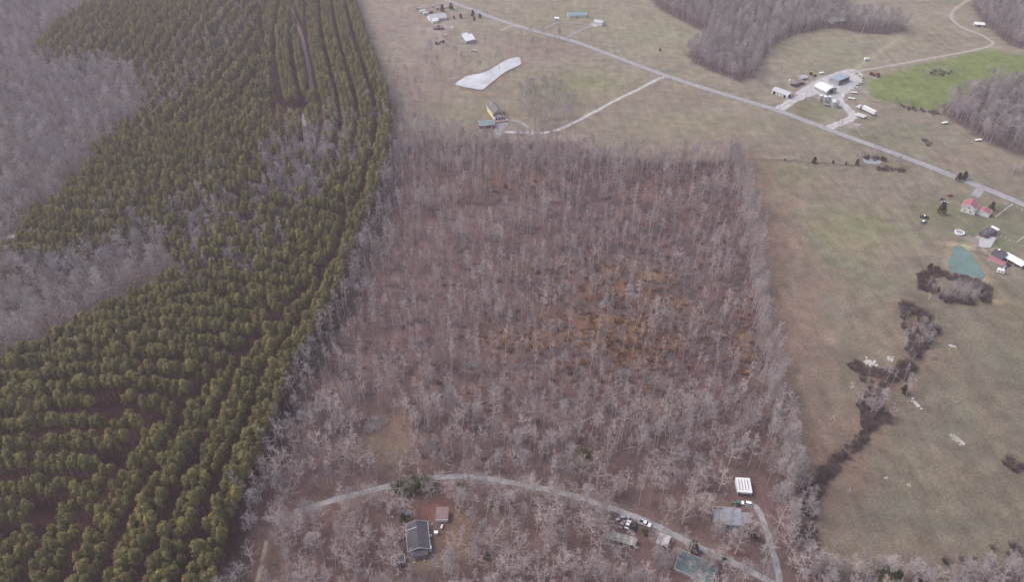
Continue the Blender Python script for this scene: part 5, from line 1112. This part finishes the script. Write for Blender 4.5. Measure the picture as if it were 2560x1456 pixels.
b = MB(); b.side([(-1.4, .8), (1.9, .8), (1.95, 1.7), (.9, 1.9), (.5, 3.2), (-1.3, 3.4)], -1.2, 1.2); b.build('cab', M['car_white'], t); b = MB(); b.hull([(.93, -1.0, 1.95), (.96, -1.0, 1.95), (.96, 1.0, 1.95), (.93, 1.0, 1.95)], [(.58, -1.0, 3.0), (.61, -1.0, 3.0), (.61, 1.0, 3.0), (.58, 1.0, 3.0)]); b.build('windscreen', M['glass'], t); b = MB(); b.quad_box(-4.0, -1.41, -.5, .5, .7, .95); b.build('chassis', M['dark'], t); [wheel(t, x, y, .5, .35) for x in (1.1, -2.2, -3.3) for y in (-1.0, 1.0)]
p, q = at(2140, 289), at(2162, 297); d = q-p; c = (p+q)/2
t = thing('open_trailer', 'open trailer with two white side walls below the long box trailer', 'trailer', (c.x, c.y, 0), math.atan2(d.y, d.x)); Lt = d.length
for s in (-1, 1): b = MB(); b.quad_box(-Lt/2, Lt/2, s*1.45-.35, s*1.45+.35, .9, 2.3); b.build('side_wall', M['white'], t)
b = MB(); b.quad_box(-Lt/2, Lt/2, -1.09, 1.09, .9, 1.05); b.build('bed', M['dark'], t); [wheel(t, x, y, .45, .35) for x in (Lt/2-1.5, Lt/2-2.6) for y in (-1, 1)]
tractor(2179, 187, .6, 'car_red', 'red tractor at the corner of the bright green field', 1.3); tractor(2190, 191, 2.3, 'car_red', 'larger red machine right of the red tractor by the green field', 1.7)
tractor(2030, 186, .4, 'yellow', 'yellow tractor behind the small grey farm shed', 1.4); tractor(2035, 190, 1.9, 'yellow', 'lower yellow loader beside the small grey farm shed', 1.2); tractor(1992, 216, 2.5, 'car_pink', 'faded red tractor beside the long white farm shed', 1.0)
def implement(px, py, yaw, m, label, L=4.5):
    t = simple('farm_implement', label, 'implement', px, py, yaw, 'farm machines'); b = MB(); b.tube((-L/2, 0, .7), (L/2, 0, .7), .1, .1, 5); b.quad_box(-L/2, L/2, -.5, -.38, .6, .75); b.quad_box(-L/2, L/2, .38, .5, .6, .75); b.build('frame', M[m], t)
    for k in range(7): b = MB(); x = -L/2+.3+(L-.6)*k/6; b.tube((x, -.04, .42), (x, .04, .42), .42, .42, 12); b.build('disc', M['dull_steel'], t)
    for y in (-.75, .75): wheel(t, 0, y, .4)
    b = MB(); b.tube((0, .5, .7), (0, 2.2, .5), .07, .07, 5); b.build('drawbar', M[m], t)
for i, (px, py, m) in enumerate([(2141,184,'pale_roof'),(2149,190,'dull_steel'),(2157,196,'car_blue'),(2160,203,'pale_roof'),(2152,210,'dull_steel'),(2144,214,'green_paint'),(2136,220,'pale_roof'),(2129,226,'dull_steel')]):
    implement(px, py, .5+i*.6, m, ['pale','grey','blue','white-framed','dark','green','light grey','low grey'][i] + ' implement ' + ['first at the top of the row right of the machine shed','second in the curved row right of the machine shed','third in the curved row by the green field','at the outermost bend of the row by the green field','below the bend of the row by the green field','in the lower half of the row along the farm yard','second from the lower end of the row','at the lower end of the row along the farm yard'][i])
for px, py, lab in [(2107,238,'white round tank at the right edge of the farm yard'),(2109,243,'second white tank just below the first at the yard edge'),(2103,190,'white tank behind the open machine shed'),(1974,203,'small white tank left of the long low farm shed')]:
    t = simple('liquid_tank', lab, 'tank', px, py, 0, 'white tanks'); b = MB(); b.lathe([(0, 0), (.9, 0), (.95, .2), (.95, 1.5), (.5, 1.85), (0, 1.9)], 14); b.build('vessel', M['white'], t); b = MB(); b.lathe([(.22, 1.86), (.22, 2.0), (0, 2.02)], 8); b.build('lid', M['dull_steel'], t)
for px, py, yw, lab in [(2128,248,-.45,'white flat wagon right of the silos'),(2134,233,-.2,'pale wagon along the fence of the green field'),(2053,184,.5,'pale yellow wagon between the yellow machines and the machine shed'),(2445,352,.2,'white wagon at the edge of the right-hand wood'),(2361,309,.3,'white wagon at the lower left of the right-hand wood')]:
    t = simple('farm_wagon', lab, 'wagon', px, py, yw, 'farm machines'); b = MB(); b.quad_box(-2.6, 2.6, -1, 1, .8, 1.3); b.build('bed', M['white'], t); [wheel(t, x, y, .4) for x in (-1.8, 1.8) for y in (-.9, .9)]; b = MB(); b.tube((2.6, 0, .8), (3.8, 0, .6), .06, .06, 5); b.build('drawbar', M['dull_steel'], t)
p, q = at(2178, 251), at(2208, 255); t = thing('pole_stack', 'long tan stack of poles lying along the green field fence', 'poles', ((p.x+q.x)/2, (p.y+q.y)/2, 0), math.atan2(q.y-p.y, q.x-p.x)); Lp = (q-p).length
for k in range(6): b = MB(); y = (k % 3-1)*.45+.2*(k//3); b.tube((-Lp/2+k*.3, y, .2+.36*(k//3)), (Lp/2-.5*k, y, .2+.36*(k//3)), .2, .16, 7); b.build('pole', M['hay'], t)
wr, L, W = gable('white_roofed_shed', 'bright white-roofed shed at the edge of the far right wood', 'shed', (2436, 54), (2462, 56), 7.5, 2.6, 1.2, 'grey_wall', 'white_metal', .3, trim=None, doors=[('S', 0, 2.4, 2.1, 'dark')])
og, L, W = gable('old_tin_barn', 'pale grey tin barn half hidden in the top wood', 'barn', (2078, 44), (2106, 41), 9, 3, 2.4, 'grey_wall', 'pale_roof', .4, trim=None, doors=[('S', 0, 2.6, 2.4, 'dark')])

# --- red-roofed house, pool, trailer home, mobile home at the right edge
rh, L, W = gable('red_roofed_house', 'white house with pinkish red metal roof by the county road', 'house', (2434.5, 497.5), (2426, 512.5), 8.6, 4.3, 2.3, 'white', 'red_roof', .4, wins=[('E', 1.5, 1, 1, 1.2), ('E', -2, 1, 1, 1.2), ('E', 0, 3.6, 1, 1.1), ('S', 0, 1, 1, 1.2)], trim='white')
gable_on(rh, 6.4, 8.2, 2.5, 1.2, 'white', 'red_roof', .3, x0=2.6-L/2+1, y0=8.55)
c, yaw, _ = axis((2443, 592), (2490, 570), 2.6); dt = thing('dark_trailer_home', 'long dark-roofed trailer home with pale deck and white awning', 'house', c, yaw)
mono_on(dt, -4.2, 7.2, -2.4, 2.4, 2.7, 2.9, 'brown_wall', 'dark_roof', .2); b = MB(); b.quad_box(-8.2, -4.4, -2.2, 2.2, -.1, .6); b.build('deck', M['pale_deck'], dt); railing(dt, [(-4.5, 2.1), (-8.1, 2.1), (-8.1, -2.1)], .6, 'grey_wall', 1, 1.5)
mono_on(dt, 7.6, 10.6, -2.4, 2.4, 2.4, 2.6, 'white', 'white_metal', .15, posts=True, roofname='awning')
for k in range(4): b = MB(); x = -3+k*2.6; b.quad_box(x, x+1.0, -.2+(k % 2)*.9, .2+(k % 2)*.9, 2.98, 3.12); b.build('skylight', M['pale_roof'], dt)
window(dt, 'S', 11, 4.8, 0, 1, 1.2, 1); window(dt, 'S', 11, 4.8, 4, 1, 1.2, 1)
sheet('trailer_pad', poly([(2448,598),(2470,588),(2490,598),(2476,620),(2446,618)]), 'concrete', .06)
sheet('bank_path', rounded(poly([(2412,608),(2440,614),(2470,624),(2490,620),(2494,628),(2478,640),(2460,634),(2436,620)]), 2), 'sand', .058)
t = simple('swimming_pool', 'round above-ground pool with bright white rim in the yard', 'pool', 2397.5, 584); b = MB(); b.lathe([(2.75, -.1), (2.75, 1.15), (3.05, 1.15), (3.05, 1.25), (2.3, 1.25), (2.3, 1.15), (2.68, 1.15), (2.68, .6)], 32); b.build('wall', M['white'], t); b = MB(); b.lathe([(2.67, .9), (0, .901)], 32); b.build('water', M['dull_water'], t)
b = MB(); [b.tube((2.9, y, 0), (2.9, y, 1.7), .04, .04, 5) for y in (-.25, .25)]; [b.tube((2.9, -.25, z), (2.9, .25, z), .03, .03, 4) for z in (.4, .8, 1.2)]; b.build('ladder', M['steel'], t)
car('pickup', (2317,546), (2303,543), 'car_black', 'dark pickup with white topper in the field left of the cedar', 'pickup_truck', 'pickup', cabm='car_white'); car('suv', (2303,560), (2314,554), 'car_blue', 'dark vehicle with white roof below the pickup in the field', cabm='car_white')
car('sedan', (2356,507), (2366,508), 'car_silver', 'silver car above the big cedar'); car('sedan', (2370,491), (2379,489), 'car_red', 'red car at the top of the brush line by the red-roofed house'); car('pickup', (2352,503), (2357,497), 'car_blue', 'blue pickup at the left of the brush line by the red-roofed house', 'pickup_truck', 'pickup')
mh, L, W = gable('mobile_home', 'dark-roofed mobile home at the right edge above the red porch', 'house', (2487, 624), (2516, 637), 8.5, 2.7, 1.3, 'grey_wall', 'dark_roof', .3, wins=[('V', 0, 1, 1.2, 1.1), ('S', 3, 1, 1, 1)], trim=None)
b = MB(); b.quad_box(-2.6, -1.4, 1.4, 3.2, 3.5, 3.9); b.build('skylight', M['white'], mh)
c, yaw, _ = axis((2475, 645), (2511, 659), 2.5); rp = thing('porch_shed', 'narrow dark red roofed porch shed below the mobile home', 'shed', c, yaw); mono_on(rp, -4.6, 4.6, -1.7, 1.7, 2.1, 2.6, 'tan', 'red_roof', .25, trim='pale_roof'); b = MB(); b.quad_box(4.62, 5.6, -1.6, 1.6, -.1, 1.2); b.build('steps', M['white'], rp)
c, yaw, _ = axis((2515, 637), (2558, 660), 2.8); wc = thing('white_carport', 'long white-roofed carport at the right edge beside the mobile home', 'carport', c, yaw); mono_on(wc, -6.5, 6.5, -2.8, 2.8, 2.4, 2.9, 'white', 'white_metal', .2, posts=True)
t = simple('trampoline', 'dark round trampoline below the red porch', 'trampoline', 2518, 664); b = MB(); b.lathe([(1.6, .8), (1.75, .85), (1.6, .9), (0, .88)], 20); b.build('mat', M['dark'], t)
for k in range(4): b = MB(); a = k*1.57; b.tube((1.6*math.cos(a), 1.6*math.sin(a), -.05), (1.6*math.cos(a), 1.6*math.sin(a), .84), .04, .04, 5); b.build('leg', M['steel'], t)

# --- fences, poles, signs of the fields
def fence(name, label, pts, step, m, h=1.2, r=.07, rail=True):
    P = [at(*p) for p in pts]; root = thing(name, label, 'fence', (P[0].x, P[0].y, P[0].z))
    for a, b in zip(P, P[1:]):
        n = max(1, round((b-a).length/step))
        for i in range(n):
            q = a.lerp(b, i/n)-P[0]; k = MB(); k.tube((q.x, q.y, -.2), (q.x, q.y, h), r, r, 6); k.build('post', M[m], root)
        if rail:
            for z in (h*.5, h*.9):
                k = MB(); k.tube((a-P[0])+Vector((0, 0, z)), (b-P[0])+Vector((0, 0, z)), .05, .05, 4); k.build('rail', M[m], root)
    return root
fence('rail_fence', 'straight pale rail fence running from the road to the trailer home', [(2529,513),(2486,546)], 3.2, 'white', 1.3, .1)
fence('post_fence', 'row of separate white posts along the county road ditch', [(2531,514),(2566,531)], 3.0, 'white', 1.3, .16, False)
fence('post_fence', 'curved row of white posts below the dark-roofed trailer home', [(2488,583),(2502,592),(2524,602),(2541,607)], 3.0, 'white', 1.3, .16, False)
fence('rail_fence', 'pale rail fence climbing to the right picture edge', [(2542,607),(2562,592)], 3.0, 'white', 1.3, .1)
fence('wire_fence', 'thin dark wire fence crossing the fields east of the wood', [(1870,399),(1965,402),(2040,410),(2100,414),(2180,420),(2250,428)], 6, 'brown_wall', 1.2, .07)
fence('wire_fence', 'dark fence along the lower side of the bright green field', [(2172,236),(2245,262),(2330,284)], 6, 'brown_wall', 1.2, .07)
fence('wire_fence', 'dark curved fence line across the top right field', [(2140,17),(2220,9),(2320,7),(2400,12)], 7, 'brown_wall', 1.3, .12)
def pole(px, py, label, h=10, arm=True):
    t = simple('utility_pole', label, 'utility pole', px, py, 1.0, 'utility poles'); b = MB(); b.tube((0, 0, -.3), (0, 0, h), .2, .13, 7); b.build('shaft', M['pole'], t)
    b = MB(); b.quad_box(-1.1, 1.1, -.07, .07, h-.8, h-.6); b.build('crossarm', M['pole'], t)
    for x in (-.95, 0, .95): b = MB(); b.lathe([(.06, h-.59), (.09, h-.45), (.04, h-.36), (0, h-.35)], 6, cx=x); b.build('insulator', M['concrete'], t)
pole(1510, 228, 'pale utility pole alone in the field beside the driveway'); pole(2013, 251, 'pale utility pole on the farm grass triangle', 9); pole(1398, 62, 'utility pole at the drive of the white field home'); pole(1478, 105, 'utility pole beside the county road below the garage drive'); pole(1362, 88, 'utility pole beside the county road right of the field entrance')
pole(1152, 1328, 'bare pole standing above the red-roofed shed', 7); pole(1400, 1405, 'pale dead pole in the lot left of the long deck', 8)
t = simple('road_sign', 'small pale sign post at the end of the house driveway', 'sign', 1495, 283); b = MB(); b.tube((0, 0, -.2), (0, 0, 2), .05, .05, 6); b.build('post', M['steel'], t); b = MB(); b.quad_box(-.4, .4, -.08, -.055, 1.3, 2.0); b.build('plate', M['white'], t)
for px, py, lab in [(1652,196,'dark mailbox left of the driveway mouth on the county road'),(1676,200,'dark mailbox right of the driveway mouth on the county road')]:
    t = simple('mailbox', lab, 'mailbox', px, py, .4); b = MB(); b.quad_box(-.07, .07, -.07, .07, -.2, 1.1); b.build('post', M['brown_wall'], t); b = MB(); b.side([(-.35, 1.1), (.35, 1.1), (.35, 1.4), (.2, 1.5), (-.2, 1.5), (-.35, 1.4)], -.2, .2); b.build('box', M['dark'], t)

# --- fallen logs, slash heaps, limestone
lg = [(1145,662,1180,640),(1062,740,1105,712),(1152,672,1210,662),(1120,790,1155,770),(1220,515,1236,560),(1330,760,1338,830),(1250,905,1275,880),(1395,668,1420,640),(1500,742,1540,726),(1700,690,1760,680),(1540,890,1560,872),(1650,985,1712,978),(1440,965,1462,945),
  (1330,530,1350,545),(1620,560,1660,548),(1740,450,1770,470),(1250,640,1292,640),(1180,840,1200,870),(1090,865,1130,850),(1000,880,1040,868),(1050,960,1090,948),(1230,960,1262,978),(1380,1010,1425,1000),(1560,1040,1600,1020),(1700,1060,1740,1050),(1800,960,1830,985),(1780,830,1820,842),
  (1600,930,1650,934),(1480,830,1520,850),(1345,720,1385,742),(1150,575,1180,600),(1040,600,1075,585),(1275,420,1320,432),(1420,470,1465,462),(1560,480,1590,505),(1690,520,1735,512),(1300,1110,1330,1085),(1420,1262,1395,1288),(1260,1420,1330,1395),(1240,1395,1262,1445),(1100,1190,1130,1180),(880,1190,905,1178),(1540,1130,1590,1118),(1395,1060,1410,1095),(1655,1150,1690,1165),(1860,1040,1885,1060)]
side = ['left', 'middle', 'right']
for i, (a, b_, c_, d_) in enumerate(lg):
    p, q = at(a, b_), at(c_, d_); d = q-p; L_ = max(6, min(d.length, 17)); mid = (p+q)/2
    t = thing('fallen_log', '', 'log', (mid.x, mid.y, mid.z), math.atan2(d.y, d.x), 'fallen logs in the cut-over wood')
    tilt = 'pointing away' if abs(math.sin(t.rotation_euler.z)) > .85 else 'lying crosswise' if abs(math.sin(t.rotation_euler.z)) < .4 else 'lying aslant'
    zone = ('far' if b_ < 560 else 'upper middle' if b_ < 720 else 'central' if b_ < 900 else 'lower middle' if b_ < 1100 else 'near') + ' wood ' + ('by the pine edge' if a < 1130 else 'left of centre' if a < 1340 else 'at the centre' if a < 1540 else 'right of centre' if a < 1720 else 'by the field edge')
    t['label'] = '%s log %s, %s' % ('short' if L_ < 9 else 'long', tilt, zone)
    r_ = random.uniform(.16, .26); m = MB(); m.tube((-L_/2, 0, .3), (L_/2, 0, .3), r_, r_*.55, 6); m.build('trunk', M['log'], t)
    for k in range(4):
        m = MB(); x = random.uniform(0, L_/2); s = random.choice((-1, 1)); m.tube((x, 0, .3), (x+random.uniform(.8, 2.2), s*random.uniform(.6, 1.8), random.uniform(.3, 1.6)), .07, .03, 4); m.build('limb', M['log'], t)
for px, py, n, sz, lab in [(940,1058,130,8,'large grey heap of cut branches above the grassy clearing'),(925,1072,60,4,'smaller grey branch heap left of the large one by the clearing'),(1240,690,60,5,'grey branch heap left of the wood centre'),(1585,740,90,6,'bluish grey branch heap right of the wood centre'),(1660,780,70,5,'grey branch heap lower right of the bluish heap'),(1320,620,60,5,'low grey branch heap in the upper middle wood'),(1010,760,60,5,'branch heap near the pine edge of the wood'),(1700,640,60,5,'branch heap near the field edge of the wood'),(1620,950,70,6,'branch heap in the lower middle of the wood'),(1180,915,60,5,'branch heap left of the lower wood')]:
    t = simple('branch_heap', lab, 'brush pile', px, py, 0, 'heaps of cut branches'); m = MB(); m2 = MB()
    for k in range(n):
        a = random.uniform(0, 6.28); rr = sz*.7*random.random()**.6; x, y = math.cos(a)*rr, math.sin(a)*rr*.8; z = random.uniform(.05, 1.3)*(1-rr/sz); d = random.gauss(.5, .6); l = random.uniform(.8, 2.4)
        (m if k % 3 else m2).tube((x-math.cos(d)*l, y-math.sin(d)*l, z), (x+math.cos(d)*l, y+math.sin(d)*l, z+random.uniform(-.2, .6)), .08, .04, 4, cap=False)
    m.build('branches', M['twig_grey'], t)['kind'] = 'stuff'; m2.build('pale_branches', M['log'], t)['kind'] = 'stuff'
def rocks(px, py, rx, ry, n, smin, smax, label, m='rock', ang=0):
    t = simple('rock_outcrop', label, 'rocks', px, py, 0, 'limestone outcrops'); base = at(px, py)
    A_ = [rock_mesh(k, m) for k in range(4)]
    for k in range(n):
        u, v = random.gauss(0, .45)*rx, random.gauss(0, .45)*ry; ca, sa = math.cos(ang), math.sin(ang); q = at(px+ca*u-sa*v, py+sa*u+ca*v)
        o = link_mesh('rock', A_[k % 4], t); s = random.uniform(smin, smax)*.75; o.location = (q.x-base.x, q.y-base.y, q.z-base.z+.05*s); o.scale = (s*random.uniform(.8, 1.5), s, s*random.uniform(.35, .6)); o.rotation_euler = (0, 0, random.uniform(0, 6))
RM = {}
def rock_mesh(k, m):
    if (k, m) in RM: return RM[(k, m)]
    r = random.Random(k+91); b = MB(); n = 7; ph = [r.uniform(.75, 1.2) for _ in range(n*3)]
    for j, (rad, z) in enumerate(((1.0, -.3), (.95, .45), (.55, .85))):
        for i in range(n): a = 6.283*i/n; b.v.append((math.cos(a)*rad*ph[j*n+i], math.sin(a)*rad*ph[(j*n+i*2) % (3*n)], z+r.uniform(-.08, .08)))
    for j in range(2):
        for i in range(n): i2 = (i+1) % n; b.f.append((j*n+i, j*n+i2, (j+1)*n+i2, (j+1)*n+i)); b.m.append(0)
    b.f.append(tuple(2*n+i for i in range(n))); b.m.append(0)
    RM[(k, m)] = b.mesh('rock', M[m]); return RM[(k, m)]
rocks(2175, 908, 26, 8, 60, .35, 1.1, 'largest white limestone patch on the rim of the brushy hollow', 'wet_rock', .35)
rocks(2226, 899, 11, 5, 22, .3, .9, 'small round white limestone patch right of the largest one', 'wet_rock', .5)
rocks(2293, 1012, 16, 3.5, 34, .25, .8, 'narrow white limestone streak running down the field', 'wet_rock', .75)
rocks(2392, 1100, 20, 7, 46, .3, 1.0, 'pale and ochre limestone patch alone in the lower right field', 'rock', .7)
rocks(2381, 866, 8, 2, 12, .35, .9, 'short white limestone ledge in the right field', 'wet_rock', .4)
rocks(2130, 962, 8, 10, 18, .25, .6, 'grey stones left of the brushy ditch', 'rock')
rocks(2217, 1197, 9, 4, 14, .25, .6, 'faint grey stone patch in the lower field', 'rock'); rocks(2274, 1214, 6, 5, 10, .25, .6, 'smallest grey stone patch in the lower field', 'rock')
rocks(2085, 1045, 8, 6, 12, .2, .5, 'scattered stones between the wood and the ditch', 'rock'); rocks(2405, 1107, 8, 3, 12, .4, .9, 'white stones at the lower tip of the ochre limestone patch', 'wet_rock', .6)
rocks(2145, 312, 9, 4, 40, .5, 1.3, 'heap of grey rubble beside the farm exit drive', 'rock'); rocks(2246, 1454, 5, 3, 8, .2, .5, 'few pale stones at the bottom field margin', 'rock')
rocks(1420, 346, 14, 3, 14, .3, .7, 'bare pale rocks at the upper edge of the wood', 'rock'); rocks(780, 262, 3, 7, 10, .4, .9, 'white stones where the plantation track opens out', 'wet_rock'); rocks(742, 308, 6, 6, 12, .3, .8, 'white stones below the plantation clearing', 'wet_rock')

# every label its own: look-alikes counted from the left of the picture
same = {}
for o in C.objects:
    if o.parent is None and o.get('category') and o.get('label'): same.setdefault(o['label'], []).append(o)
for lab, L_ in same.items():
    if len(L_) > 1 and len(lab.split()) <= 13:
        L_.sort(key=lambda o: to_px(o.location)[0])
        for n_, o in enumerate(L_): o['label'] = lab + ', %s from left' % ORD[n_]
# ------------------------------------------------------------------ the winter haze: one box of thin air round the whole place
hz = MB(); hz.quad_box(-9500, 9500, -6500, 14500, -40, 300); hm = bpy.data.materials.new('thin_haze'); hm.use_nodes = True
hn = hm.node_tree; hn.nodes.remove(hn.nodes['Principled BSDF']); pv = hn.nodes.new('ShaderNodeVolumePrincipled')
pv.inputs['Color'].default_value = (.97, .84, .90, 1); pv.inputs['Density'].default_value = HAZE; pv.inputs['Anisotropy'].default_value = .2
hn.links.new(pv.outputs[0], hn.nodes['Material Output'].inputs['Volume'])
tag(hz.build('haze', hm), 'thin pale winter haze over the whole valley', 'haze', kind='stuff')
